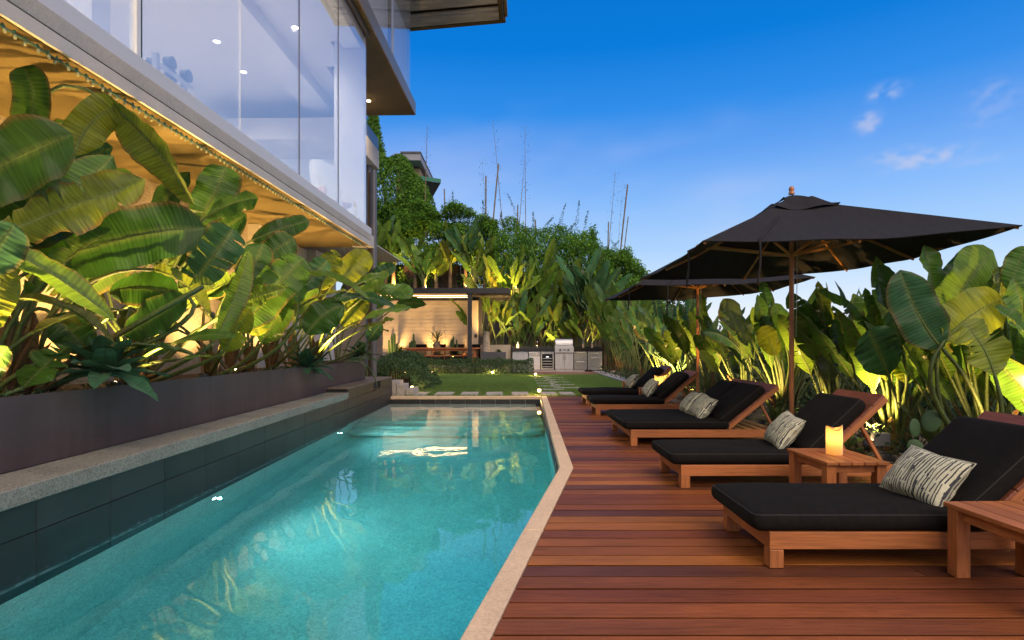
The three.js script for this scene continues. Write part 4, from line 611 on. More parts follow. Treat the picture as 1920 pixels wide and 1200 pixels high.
// neighbour's house on the slope
{
  const n = thing('hillside_house', 'distant house on the slope with a grey flat roof and a green metal awning', 'house', PX(780, 345, 46)), S = 46 / F, q = (x, y) => [(x - 780) * S, (345 - y) * S];
  const box = (x0, x1, y0, y1, z0, z1, m, name) => { const [a, b] = q(x0, y0), [c, e] = q(x1, y1); return mesh(name, bb(a, c, b, e, z0, z1, .01), m, n); };
  box(735, 782, 305, 420, -6, -1.5, M.tan, 'wall'); box(740, 789, 289, 302, -7, .2, std(.26, .27, .30, { roughness: .6 }), 'flat_roof'); box(752, 790, 286, 288.6, -7, .3, std(.12, .12, .13), 'roof_capping');
  const A = [q(760, 308), q(828, 344), q(822, 352), q(795, 392), q(760, 392)]; const pos = (p, z) => new V3(p[0], p[1], z);
  const aw = new THREE.BufferGeometry(), a = pos(q(755, 307), -3), b = pos(q(829, 341), .8), c = pos(q(829, 348), .8), d = pos(q(775, 396), -3.2), e = pos(q(755, 330), .8);
  const mk = (...t) => { const g = new THREE.BufferGeometry(); g.setAttribute('position', new THREE.Float32BufferAttribute(t.flatMap((v) => [v.x, v.y, v.z]), 3)); g.computeVertexNormals(); return g; };
  mesh('awning', [mk(a, e, b), mk(b, e, c), mk(e, pos(q(755, 338), .8), c)], std(.012, .16, .10, { roughness: .45, side: THREE.DoubleSide }), n); mesh('awning_soffit', mk(pos(q(755, 339), .78), d, c, pos(q(755, 396), -3.2), d, pos(q(755, 339), .78)), std(.02, .035, .035, { side: THREE.DoubleSide }), n);
  const rail = mesh('balcony_rail', [bar(pos(q(770, 386), .8), pos(q(818, 386), .8), .05, .05), bar(pos(q(770, 400), .8), pos(q(818, 400), .8), .05, .05)], M.dark, n); for (let i = 0; i < 13; i++) mesh('baluster', bar(pos(q(770 + i * 4, 386), .8), pos(q(770 + i * 4, 406), .8), .025, .025, 0), M.dark, rail); box(735, 818, 402, 412, -4, .9, M.conc, 'balcony_slab'); box(817, 818.6, 384, 408, .7, .9, M.dark, 'rail_post');
}
// ---------- broad leaved plants (white bird of paradise) ----------
// one leaf blade along a curve, folded along its midrib, with slits, rippled edges and a raised midrib
function blade({ p0, c, p1, n, w, fold = .35, curl = -.1, tears = 0, seed = 1, tone = [.06, .135, .022], brown = .45, seg = 16, M_ = 4, slant = .3, twist = 0, rib = [.17, .24, .055], tipRound = .6 }) {
  const R = rng(seed * 131 + 7), cv = new THREE.QuadraticBezierCurve3(p0, c, p1), L = cv.getLength(), FR = 48, fr = [];
  let T0 = cv.getTangent(.5), n0 = n.clone().sub(T0.clone().multiplyScalar(n.dot(T0))); if (n0.lengthSq() < 1e-4) n0 = new V3(1, 0, 0).cross(T0); n0.normalize();
  const step = (N, t) => { const T = cv.getTangent(t); return N.clone().sub(T.clone().multiplyScalar(N.dot(T))).normalize(); };
  let N = n0; for (let i = FR / 2; i <= FR; i++) { N = step(N, i / FR); fr[i] = N; } N = n0; for (let i = FR / 2; i >= 0; i--) { N = step(N, i / FR); fr[i] = N; }
  const frame = (t) => { const q = clamp(t, 0, 1) * FR, i = Math.min(q | 0, FR - 1); const nn = fr[i].clone().lerp(fr[i + 1], q - i).normalize(), T = cv.getTangent(clamp(t, 0, 1)); if (twist) nn.applyAxisAngle(T, twist * (t - .5)); return [cv.getPoint(clamp(t, 0, 1)), T, T.clone().cross(nn).normalize(), nn]; };
  const wid = (t) => { let k = t < .22 ? Math.pow(t / .22, .5) : 1; if (t > tipRound - .1) k *= Math.pow(Math.max(0, 1 - Math.pow((t - (tipRound - .1)) / (1.1 - tipRound), 2.3)), .62); return w * Math.max(k, .02); };
  const pos = [], uv = [], col = [], idx = [], ph = R() * 9, f1 = 9 + R() * 8;
  for (const sg of [1, -1]) {
    const cuts = [0]; const nt = tears ? Math.round(tears * (.6 + R() * .8)) : 0; const ts = []; for (let i = 0; i < nt; i++) ts.push(.12 + .8 * R()); ts.sort((a, b) => a - b); for (const t of ts) if (t - cuts[cuts.length - 1] > .05) cuts.push(t); cuts.push(1);
    for (let s = 0; s < cuts.length - 1; s++) {
      const a = cuts[s], b = cuts[s + 1], rows = Math.max(2, Math.ceil((b - a) * seg)), df = nt ? (R() - .5) * .5 : 0, dc = nt ? (R() - .5) * .3 : 0, gap = nt ? .006 + R() * .02 : 0, br = R() < brown ? .3 + .7 * R() : 0, dk = .88 + .24 * R(), base = pos.length / 3;
      for (let i = 0; i <= rows; i++) for (let j = 0; j <= M_; j++) {
        const x = i / rows, t = lerp(a, b, x), q = j / M_, g = (s > 0 ? (1 - x) : 0) * gap - (s < cuts.length - 2 ? x : 0) * gap, tt = t + g * Math.pow(q, 1.5) / Math.max(L, .3);
        const [C, T, S, NN] = frame(tt), W = wid(t), an = fold + df * q, k = q * W;
        const v = C.clone().add(S.clone().multiplyScalar(sg * k * Math.cos(an))).add(NN.clone().multiplyScalar(k * Math.sin(an) + (curl + dc) * q * q * W + (q * q) * .03 * W / .2 * Math.sin(t * f1 + ph + sg) + .010 * q * W / .2 * Math.sin(t * 41 + ph * 2))).add(T.clone().multiplyScalar(slant * k * (1 - t) * (1 - t * .3)));
        pos.push(v.x, v.y, v.z); uv.push(t * L + q * W * .25, sg * k);
        const m = q < .01 ? .55 : 0, e = br * (q > .99 ? 1 : 0), nz = dk * (.9 + .2 * R());
        for (let c3 = 0; c3 < 3; c3++) col.push(lerp(lerp(tone[c3] * nz, rib[c3], m), [.22, .11, .035][c3], e * .85));
      }
      for (let i = 0; i < rows; i++) for (let j = 0; j < M_; j++) { const A = base + i * (M_ + 1) + j, B = A + M_ + 1; sg > 0 ? idx.push(A, B, A + 1, B, B + 1, A + 1) : idx.push(A, A + 1, B, B, A + 1, B + 1); }
    }
  }
  const g = new THREE.BufferGeometry(); g.setAttribute('position', new THREE.Float32BufferAttribute(pos, 3)); g.setAttribute('uv', new THREE.Float32BufferAttribute(uv, 2)); g.setAttribute('color', new THREE.Float32BufferAttribute(col, 3)); g.setIndex(idx); g.computeVertexNormals();
  const rp = []; for (let i = 0; i <= 9; i++) { const [C, , , NN] = frame(i / 9 * .97); rp.push(C.add(NN.multiplyScalar(-.0025))); }
  const r0 = Math.min(.013, w * .075), mid = tube(rp, [r0, r0 * .15], 5, () => rib); return merge([g, mid]);
}
const up = new V3(0, 1, 0);
function stalkGeo(a, c, b, r0, r1, tone, brownTo = .2) { return tube(curvePts(a, c, b, 9), [r0, r1], 6, (t) => t < brownTo ? [.20, .115, .05] : [lerp(tone[0], tone[0] * .8, t), lerp(tone[1], tone[1] * .9, t), tone[2]]); }
// a plant: leaves given one by one (l: base, tip, bend, normal ...) in world coordinates, stalks run to the plant's foot
function leafPlant(name, label, foot, leaves, { group, sheaths = 5, sheathH = .5, stalkTone = [.105, .150, .03], spread = .12, seed = 1, r = .022 } = {}) {
  const t = thing(name, label, 'plant', foot, 0, group), R = rng(seed * 77 + 5);
  for (const l of leaves) {
    const p0 = l.p0.clone().sub(foot), p1 = l.p1.clone().sub(foot), c = l.c ? l.c.clone().sub(foot) : p0.clone().lerp(p1, .5);
    mesh('leaf', blade({ ...l, p0, p1, c, tears: l.tears }), leafMat, t);
    if (l.noStalk) continue; const T = c.clone().sub(p0).normalize(), a = new V3((R() - .5) * spread, 0, (R() - .5) * spread), len = p0.length(), k = p0.clone().sub(T.multiplyScalar(len * .42)); k.y = Math.max(k.y, len * .22);
    mesh('stalk', stalkGeo(a, k, p0, r * (.8 + .4 * R()), Math.min(.014, r * .6), stalkTone, .1 + .2 * R()), stalkMat, t);
  }
  for (let i = 0; i < sheaths; i++) { const a = R() * 2 * PI, h = sheathH * (.5 + .8 * R()), o = new V3(Math.cos(a), 0, Math.sin(a)), p = o.clone().multiplyScalar(spread * .45); const g = blade({ p0: p.clone(), c: p.clone().add(new V3(0, h * .6, 0)).add(o.clone().multiplyScalar(.03)), p1: p.clone().add(o.clone().multiplyScalar(h * .28)).setY(h), n: o, w: .045 + .03 * R(), fold: -.5, seed: seed + i * 3, tone: R() < .5 ? [.24, .14, .07] : [.17, .15, .05], brown: 0, seg: 6, M_: 2, rib: [.22, .13, .06] }); mesh('sheath', g, leafMat, t); }
  return t;
}
// leaves of a fan shaped crown: stalks fan out in the plane of azimuth az, blades arch outward
function fan(foot, { n = 8, h = 1.6, L = .75, w = .15, az = 0, lean = .6, wild = .25, seed = 1, trunk = 0, tone = [.055, .125, .022], tears = 3, droop = .35, seg = 10, M_ = 3, brown = .3, topLean = new V3(), pointed }) {
  const R = rng(seed * 53 + 3), out = []; for (let i = 0; i < n; i++) {
    const f = n > 1 ? i / (n - 1) * 2 - 1 : 0, a = f * lean + (R() - .5) * wild, pl = az + (R() - .5) * wild * 2.2, hz = new V3(Math.cos(pl), 0, -Math.sin(pl)), H = h * (.62 + .42 * R()) * (1 - .18 * f * f), hh = H - trunk;
    const d0 = hz.clone().multiplyScalar(Math.sin(a)).add(up.clone().multiplyScalar(Math.cos(a))), p0 = foot.clone().add(topLean).add(up.clone().multiplyScalar(trunk)).add(d0.clone().multiplyScalar(hh)), l = L * (.75 + .5 * R()), dr = droop * (.3 + 1.1 * R()) + Math.abs(f) * droop;
    const a2 = a + Math.sign(a || 1) * dr * .5, a3 = a + Math.sign(a || 1) * dr * 1.5, d1 = hz.clone().multiplyScalar(Math.sin(a2)).add(up.clone().multiplyScalar(Math.cos(a2))), d2 = hz.clone().multiplyScalar(Math.sin(a3)).add(up.clone().multiplyScalar(Math.cos(a3)));
    const c = p0.clone().add(d1.clone().multiplyScalar(l * .5)), p1 = c.clone().add(d2.clone().multiplyScalar(l * .5)); const side = hz.clone().cross(up);
    let nn = hz.clone().multiplyScalar(-Math.sign(a || 1) * Math.cos(a2)).add(up.clone().multiplyScalar(Math.abs(Math.sin(a2)))); nn.applyAxisAngle(d1, (R() - .5) * 2.4);
    const v = .75 + .5 * R(), y = R(); out.push({ p0, c, p1, n: nn, w: w * (.8 + .4 * R()), fold: .06 + .3 * R(), curl: -.05 - .2 * R(), tears: R() < .75 ? tears : 0, seed: seed * 31 + i, tone: [tone[0] * v * (1 + .6 * y * y), tone[1] * v, tone[2] * v], brown, seg, M_, twist: (R() - .5) * .8, ...(pointed ? { tipRound: pointed + .2 * R() } : {}) });
  } return out;
}
// a leaf read off the photograph: base and tip as (px, py), each with its distance, bend and facing
function lf(b, t, w, o = {}) { const d0 = o.d, d1 = o.d1 ?? o.d, p0 = PX(b[0], b[1], d0), p1 = PX(t[0], t[1], d1), m = o.m ? PX(o.m[0], o.m[1], o.dm ?? (d0 + d1) / 2) : null; const c = m ? m.multiplyScalar(2).sub(p0.clone().add(p1).multiplyScalar(.5)) : p0.clone().lerp(p1, .5).add(new V3(0, p0.distanceTo(p1) * (o.sag ?? .06), 0)); return { p0, p1, c, n: o.n ? new V3(...o.n).normalize() : new V3(.25, .35, 1), w: w * d0 / F * .95, fold: .28, curl: -.12, tears: 0, tone: [.05, .12, .02], seg: 22, M_: 5, ...o.k }; }
const DK = [.034, .108, .013], MID = [.066, .165, .015], LIT_YG = [.190, .250, .014], BLU = [.034, .115, .040], LT = [.115, .225, .017];  // leaf greens; the yellow one carries lamp glow in its colour
let sd = 100; const S_ = () => ++sd;
const leftGroup = 'large leaved plants in the steel planter';
const soilY = .71, foot = (x, d) => P(x, soilY, d);
leafPlant('bird_of_paradise_plant', 'large leaved plant at the left picture edge with the biggest dark green leaves', foot(-3.35, 3.55), [
  lf([-130, 385], [136, 252], 74, { d: 3.7, d1: 3.9, m: [0, 312], n: [.5, .1, 1], k: { tone: DK, fold: .12, curl: -.05, brown: .9, seed: S_(), tipRound: .75, slant: .2 } }),
  lf([-20, 458], [212, 292], 62, { d: 3.75, d1: 4.4, m: [95, 392], n: [.4, -.1, 1], k: { tone: DK, fold: .1, brown: .9, seed: S_() } }),
  lf([-30, 455], [272, 338], 66, { d: 3.62, d1: 4.1, m: [110, 396], n: [.25, .55, 1], k: { tone: [.13, .185, .014], fold: .1, tears: 4, brown: 1, seed: S_(), slant: .45 } }),  // yellowed tone takes in the glow of the planter lamps
  lf([-40, 520], [28, 420], 50, { d: 3.2, d1: 3.3, n: [.6, 0, 1], k: { tone: BLU, seed: S_() } }),
  lf([4, 468], [216, 602], 34, { d: 3.55, d1: 3.75, m: [105, 520], n: [.5, .8, .7], k: { tone: LT, fold: .35, seed: S_(), tipRound: .45, brown: .3 } }),
  lf([-60, 640], [22, 500], 40, { d: 3.4, d1: 3.5, n: [.8, .2, .6], k: { tone: LIT_YG, seed: S_() } }),
  lf([8, 563], [216, 646], 17, { d: 3.7, d1: 3.95, m: [122, 578], n: [.2, 1, .4], k: { tone: [.17, .19, .025], fold: .7, seed: S_(), brown: .8 } }),
  lf([42, 728], [128, 650], 36, { d: 3.8, d1: 4.1, n: [.2, .6, 1], k: { tone: MID, tears: 3, seed: S_() } }),
  lf([-40, 720], [14, 650], 30, { d: 3.5, n: [.6, .3, 1], k: { tone: DK, seed: S_() } }),
], { group: leftGroup, seed: 1, sheaths: 7, sheathH: .45 });
leafPlant('bird_of_paradise_plant', 'large leaved plant second from left, an upright curled leaf against the golden soffit', foot(-3.6, 4.3), [
  lf([40, 262], [44, 124], 34, { d: 4.3, d1: 4.2, m: [62, 190], n: [.7, -.2, 1], k: { tone: MID, fold: .5, curl: .35, brown: .8, seed: S_(), tipRound: .8 } }),
  lf([30, 300], [75, 150], 30, { d: 4.5, d1: 4.4, n: [-.6, .3, 1], k: { tone: BLU, fold: .7, seed: S_() } }),
  lf([138, 292], [224, 196], 36, { d: 4.4, d1: 4.55, m: [172, 230], n: [.7, -.5, 1], k: { tone: LIT_YG, fold: .1, seed: S_(), tipRound: .85 } }),
  lf([206, 194], [364, 384], 48, { d: 4.55, d1: 4.75, m: [290, 276], n: [.35, .35, -1], k: { tone: [.14, .20, .015], fold: -.55, curl: .1, seed: S_(), tipRound: .45, slant: .2 } }),  // tone yellowed for lamp light coming through the leaf
  lf([86, 238], [160, 224], 22, { d: 4.6, n: [.2, .8, .6], k: { tone: MID, brown: .8, seed: S_() } }),
  lf([62, 505], [385, 428], 66, { d: 4.15, d1: 4.6, m: [228, 448], n: [.35, .15, 1], k: { tone: DK, fold: .14, curl: -.02, seed: S_(), tipRound: .78, slant: .3 } }),
  lf([170, 432], [390, 400], 22, { d: 4.55, d1: 4.9, m: [290, 402], n: [.1, .9, .35], k: { tone: LIT_YG, fold: .3, seed: S_(), tipRound: .8 } }),
  lf([112, 330], [212, 276], 30, { d: 4.8, n: [.4, .2, 1], k: { tone: BLU, seed: S_() } }),
  lf([180, 380], [246, 322], 28, { d: 4.9, d1: 5.0, n: [.7, -.2, .8], k: { tone: MID, seed: S_() } }),
  lf([284, 506], [394, 592], 22, { d: 4.5, d1: 4.75, m: [345, 532], n: [.6, .7, .5], k: { tone: LIT_YG, fold: .5, seed: S_(), tears: 2 } }),
  lf([336, 552], [204, 548], 36, { d: 4.6, d1: 4.7, m: [262, 540], n: [.1, .2, 1], k: { tone: DK, fold: -.1, seed: S_() } }),
  lf([352, 556], [232, 628], 40, { d: 4.45, d1: 4.5, m: [296, 590], n: [.2, .4, 1], k: { tone: DK, fold: .15, seed: S_() } }),
  lf([100, 590], [168, 660], 38, { d: 4.3, d1: 4.4, n: [.3, .4, 1], k: { tone: DK, seed: S_() } }),
], { group: leftGroup, seed: 2, sheaths: 7, sheathH: .5 });
leafPlant('bird_of_paradise_plant', 'third large plant from left, one leaf upright below the light string', foot(-3.55, 5.6), [
  lf([368, 424], [424, 312], 39, { d: 5.5, d1: 5.6, m: [405, 358], n: [.3, .1, 1], k: { tone: MID, fold: .12, curl: -.1, seed: S_(), tipRound: .8 } }),
  lf([384, 410], [484, 372], 25, { d: 5.4, d1: 5.6, m: [436, 382], n: [-.2, -.9, .6], k: { tone: MID, fold: .3, seed: S_(), tipRound: .8 } }),
  lf([352, 545], [436, 428], 42, { d: 5.2, d1: 5.4, m: [404, 474], n: [.6, .2, 1], k: { tone: BLU, fold: .3, seed: S_(), tears: 3, brown: .6, tipRound: .8 } }),
  lf([380, 460], [462, 402], 30, { d: 5.7, n: [.5, .1, 1], k: { tone: DK, seed: S_(), brown: .8 } }),
  lf([402, 640], [466, 470], 26, { d: 5.3, d1: 5.6, m: [442, 550], n: [.8, 0, .6], k: { tone: LT, fold: .6, seed: S_() } }),
  lf([318, 645], [442, 632], 19, { d: 5.0, d1: 5.0, m: [385, 628], n: [0, .9, .6], k: { tone: MID, fold: .12, seed: S_() } }),
  lf([330, 675], [398, 668], 9, { d: 4.9, n: [0, 1, .3], k: { tone: LT, seed: S_() } }),
  lf([290, 480], [352, 420], 34, { d: 5.9, n: [.2, .3, 1], k: { tone: DK, seed: S_() } }),
  lf([420, 660], [470, 580], 26, { d: 5.6, n: [.5, .3, 1], k: { tone: LIT_YG, seed: S_(), tears: 2 } }),
], { group: leftGroup, seed: 3, sheaths: 6 });
leafPlant('bird_of_paradise_plant', 'large leaved plant in the planter middle with two pale edged dark leaves reaching up', foot(-3.5, 7.0), [
  lf([470, 452], [580, 414], 22, { d: 7.2, d1: 7.4, m: [530, 428], n: [.3, .3, 1], k: { tone: DK, fold: .1, brown: 1, seed: S_(), tipRound: .8 } }),
  lf([458, 512], [552, 446], 30, { d: 6.9, d1: 7.1, m: [508, 474], n: [.3, .2, 1], k: { tone: DK, fold: .1, brown: 1, seed: S_(), tipRound: .85 } }),
  lf([446, 572], [494, 456], 29, { d: 6.6, d1: 6.8, m: [474, 505], n: [.4, .1, 1], k: { tone: DK, fold: .1, seed: S_(), tipRound: .82 } }),
  lf([448, 622], [570, 484], 42, { d: 6.5, d1: 6.9, m: [516, 540], n: [.3, .2, 1], k: { tone: MID, fold: .12, curl: -.1, tears: 3, seed: S_(), tipRound: .8 } }),
  lf([468, 560], [486, 630], 30, { d: 6.6, n: [.5, -.2, 1], k: { tone: LIT_YG, tears: 3, seed: S_(), fold: .2 } }),
  lf([490, 645], [545, 560], 30, { d: 7, n: [.3, .4, 1], k: { tone: MID, seed: S_() } }),
  lf([560, 570], [556, 500], 20, { d: 7.1, n: [.8, 0, .6], k: { tone: DK, seed: S_() } }),
], { group: leftGroup, seed: 4, sheaths: 6 });
leafPlant('bird_of_paradise_plant', 'large leaved plant with one long arching leaf seen edge on, right of the planter middle', foot(-3.45, 8.6), [
  lf([566, 545], [614, 488], 22, { d: 8.6, d1: 8.8, n: [.4, .1, 1], k: { tone: BLU, fold: .12, seed: S_(), tipRound: .82 } }),
  lf([566, 512], [694, 562], 14, { d: 8.3, d1: 8.2, m: [636, 514], n: [.2, .9, .3], k: { tone: LT, fold: -.5, seed: S_() } }),
  lf([574, 628], [646, 572], 34, { d: 8.0, d1: 8.2, m: [606, 592], n: [.2, .4, 1], k: { tone: DK, fold: .12, seed: S_() } }),
  lf([600, 545], [630, 470], 24, { d: 9.3, n: [.6, 0, 1], k: { tone: LIT_YG, fold: .2, tears: 4, seed: S_() } }),
  lf([612, 566], [742, 578], 19, { d: 8.2, d1: 8.4, m: [680, 556], n: [.1, .9, .5], k: { tone: DK, fold: .2, seed: S_(), tipRound: .8 } }),
  lf([588, 560], [650, 545], 15, { d: 8.6, n: [.2, .9, .3], k: { tone: LIT_YG, seed: S_() } }),
], { group: leftGroup, seed: 5, sheaths: 7 });
leafPlant('bird_of_paradise_plant', 'large leaved plant at the right end of the planter, leaves leaning past the steel column', foot(-3.35, 10.2), [
  lf([632, 526], [694, 474], 27, { d: 10, d1: 10.2, m: [662, 500], n: [.6, .2, 1], k: { tone: LIT_YG, fold: .25, seed: S_(), tipRound: .75 } }),
  lf([660, 540], [728, 520], 15, { d: 9.7, d1: 9.6, m: [698, 520], n: [.3, .8, .6], k: { tone: LT, seed: S_(), tipRound: .85 } }),
  lf([664, 556], [722, 532], 18, { d: 9.4, d1: 9.3, n: [.3, .6, .8], k: { tone: LT, fold: .2, seed: S_(), tipRound: .85 } }),
  lf([704, 548], [768, 560], 19, { d: 9.4, d1: 9.2, m: [742, 542], n: [.2, .7, .8], k: { tone: MID, fold: .15, seed: S_(), tipRound: .85 } }),
  lf([676, 600], [771, 578], 16, { d: 9.2, d1: 9.1, m: [728, 582], n: [.1, .9, .5], k: { tone: LT, fold: .2, seed: S_(), tipRound: .7 } }),
  lf([640, 612], [690, 560], 24, { d: 9.6, n: [.3, .4, 1], k: { tone: LIT_YG, seed: S_() } }),
  lf([676, 620], [740, 598], 12, { d: 9.6, n: [.1, .9, .4], k: { tone: LIT_YG, tears: 3, seed: S_() } }),
  lf([690, 530], [742, 498], 16, { d: 10.8, n: [.3, .4, 1], k: { tone: BLU, fold: .2, seed: S_() } }),
  lf([690, 640], [716, 606], 15, { d: 10.2, n: [.3, .4, 1], k: { tone: BLU, seed: S_() } }),
], { group: leftGroup, seed: 6, sheaths: 7 });
leafPlant('bird_of_paradise_plant', 'large leaved plant standing back against the wall behind the planter end', foot(-4.0, 9.2), fan(foot(-4.0, 9.2), { n: 7, h: 1.9, L: .9, w: .17, az: .9, seed: 9, tone: MID }), { group: leftGroup, seed: 9, sheaths: 5 });
leafPlant('bird_of_paradise_plant', 'large leaved plant standing back against the wall behind the middle of the planter', foot(-4.1, 6.4), fan(foot(-4.1, 6.4), { n: 6, h: 1.5, L: .85, w: .16, az: .3, seed: 12, tone: DK }), { group: leftGroup, seed: 12, sheaths: 5 });
leafPlant('bird_of_paradise_plant', 'bushy large leaved plant low behind the first agave', foot(-3.8, 4.7), fan(foot(-3.8, 4.7), { n: 9, h: 1.1, L: .7, w: .15, az: .5, seed: 15, tone: MID, lean: .9 }), { group: leftGroup, seed: 15, sheaths: 5 });
leafPlant('bird_of_paradise_plant', 'bushy large leaved plant low between the first agave and the bare bright lamp', foot(-3.75, 6.2), fan(foot(-3.75, 6.2), { n: 9, h: 1.2, L: .75, w: .15, az: .4, seed: 16, tone: LT, lean: .9 }), { group: leftGroup, seed: 16, sheaths: 5 });
leafPlant('bird_of_paradise_plant', 'bushy large leaved plant low between the bare bright lamp and the second agave', foot(-3.7, 7.9), fan(foot(-3.7, 7.9), { n: 9, h: 1.3, L: .8, w: .16, az: .6, seed: 17, tone: LT, lean: .9 }), { group: leftGroup, seed: 17, sheaths: 5 });
leafPlant('bird_of_paradise_plant', 'bushy large leaved plant right of the second agave, lit from below', foot(-3.6, 9.9), fan(foot(-3.6, 9.9), { n: 10, h: 1.4, L: .85, w: .16, az: .6, seed: 18, tone: LIT_YG, lean: .9 }), { group: leftGroup, seed: 18, sheaths: 5 });
leafPlant('bird_of_paradise_plant', 'bushy large leaved plant low at the left picture edge', foot(-3.5, 3.9), fan(foot(-3.5, 3.9), { n: 7, h: .9, L: .65, w: .14, az: .4, seed: 20, tone: MID, lean: .9 }), { group: leftGroup, seed: 20, sheaths: 5 });
leafPlant('bird_of_paradise_plant', 'large leaved plant growing beyond the planter end behind the steel column', P(-4.0, .3, 13.6), fan(P(-4.0, .3, 13.6), { n: 7, h: 2.6, L: 1.0, w: .18, az: 0, seed: 14, tone: MID }), { seed: 14, sheaths: 4 });

// foxtail agaves hanging over the planter rim, small succulents between
function agave(label, pos, r, n, seed, toneBase = [.045, .13, .06], hang = .5, width = .13, group, name = 'foxtail_agave') {
  const t = thing(name, label, 'agave', pos, 0, group), R = rng(seed);
  for (let i = 0; i < n; i++) { const f = i / n, a = i * 2.39996 + R() * .3, e = lerp(-.25 * hang, 1.35, Math.pow(f, .9)), l = r * (1 - .35 * f) * (.85 + .3 * R()), o = new V3(Math.cos(a) * Math.cos(e), Math.sin(e), Math.sin(a) * Math.cos(e)), p0 = o.clone().multiplyScalar(.03), p1 = o.clone().multiplyScalar(l).add(new V3(0, -l * .12 * (1 - f), 0)), c = o.clone().multiplyScalar(l * .5).add(new V3(0, l * .10, 0)), v = .75 + .5 * R();
    mesh('leaf', blade({ p0, c, p1, n: up.clone().multiplyScalar(Math.cos(e)).sub(new V3(o.x, 0, o.z).multiplyScalar(Math.sin(e))).add(new V3(.01, 0, .01)), w: l * width * 1.25, fold: .3, curl: -.05, seed: seed + i, tone: toneBase.map((x) => x * v), brown: 0, seg: 8, M_: 2, slant: 0, rib: toneBase, tipRound: .35 }), leafMat, t); }
  return t;
}
const ag = 'soft leaved agaves hanging over the planter rim';
agave('big green agave hanging over the planter rim near the left edge', PX(196, 700, 4.25), .42, 34, 31, [.055, .165, .075], 1.2, .15, ag);
agave('green agave hanging over the planter rim below the long arching leaf', PX(574, 690, 8.7), .42, 30, 33, [.05, .155, .07], 1.2, .14, ag);
agave('green agave at the far end of the planter beside the steel column', PX(676, 668, 11.4), .42, 26, 35, [.07, .14, .045], 1, .13, ag);
{
  const g = leafCloud(2600, 12, (R) => { const d = 2.6 + R() * 9.4, x = -3.02 - R() * R() * .35, k = sstep(vnoise(d * 2.3, 1, 99, 4), .42, .7); if (R() > k + .12) return null; const v = .6 + .7 * R(); return [P(x, .71 + R() * .09 * (.4 + k), d), rdir(R).add(up), .012 + .012 * R(), .4, R() < .15 ? [.16 * v, .10 * v, .05 * v] : [.07 * v, .14 * v, .065 * v]]; });
  tag(mesh('succulent_cover', g, tinyLeaf), 'low grey green succulents along the planter rim', 'ground cover', null, 'stuff');
  const v = thing('hanging_stem', 'long green stem hanging over the right end of the planter towards the pool', 'stem', P(-2.95, .80, 11.0)); mesh('stem', tube(curvePts(new V3(-.05, 0, .2), new V3(.35, .12, -.1), new V3(.42, -.5, -.35), 12), [.020, .010], 6, () => [.12, .17, .05]), stalkMat, v); mesh('stem', tube(curvePts(new V3(.12, .02, .05), new V3(.3, .0, 0), new V3(.33, -.28, .05), 8), [.012, .006], 6, () => [.2, .2, .08]), stalkMat, v);
}
// planter lamps
const pg = 'warm spotlights in the steel planter';  // the front ones are unseen, placed to light the leaf undersides
[[-3.45, 2.6, null], [-3.75, 3.9, 'spotlight hidden behind the leaves at the left end of the planter, lighting the wall'], [-3.75, 4.9, 'spotlight behind the first agave in the planter, lighting the wall'], [-3.78, 6.0, 'spotlight behind the stalks in the middle of the planter'], [-3.28, 7.15, 'bright bare spotlight in the planter, its lamp visible between the stalks'], [-3.75, 8.4, 'spotlight behind the second agave in the planter'], [-3.75, 10.1, 'spotlight near the far end of the planter between orange lit stalks'], [-3.7, 11.5, 'spotlight at the far end of the planter behind the steel column'], [-3.15, 3.3, 'unseen spotlight at the planter front, lighting the leftmost leaves from below'], [-3.12, 4.75, 'unseen spotlight beside the first agave, lighting the leaves from below'], [-3.12, 6.1, 'unseen spotlight between the first agave and the bare lamp, lighting leaves from below'], [-3.1, 9.3, 'unseen spotlight right of the second agave, lighting the leaves from below']]
  .forEach(([x, d, l], i) => uplight(l || 'spotlight in the planter just outside the left picture edge', P(x, .80, d), P(x + [.7, -.7, -.7, -.7, .15, -.7, -.6, .5, .2, .25, .25, .3][i], [3.2, 1.7, 1.7, 1.6, 3.2, 1.7, 1.8, 3.2, 3, 3, 3, 3][i], d + [.3, .2, .2, .2, -.3, .1, .1, -.2, .6, .5, .6, .6][i]), [14, 20, 22, 24, 22, 22, 25, 24, 36, 38, 42, 46][i], { angle: i > 7 || i === 4 ? 1.0 : .85, group: pg, pen: .6, k: i === 4 ? 80 : 22, r: i === 4 ? .045 : .035 }));
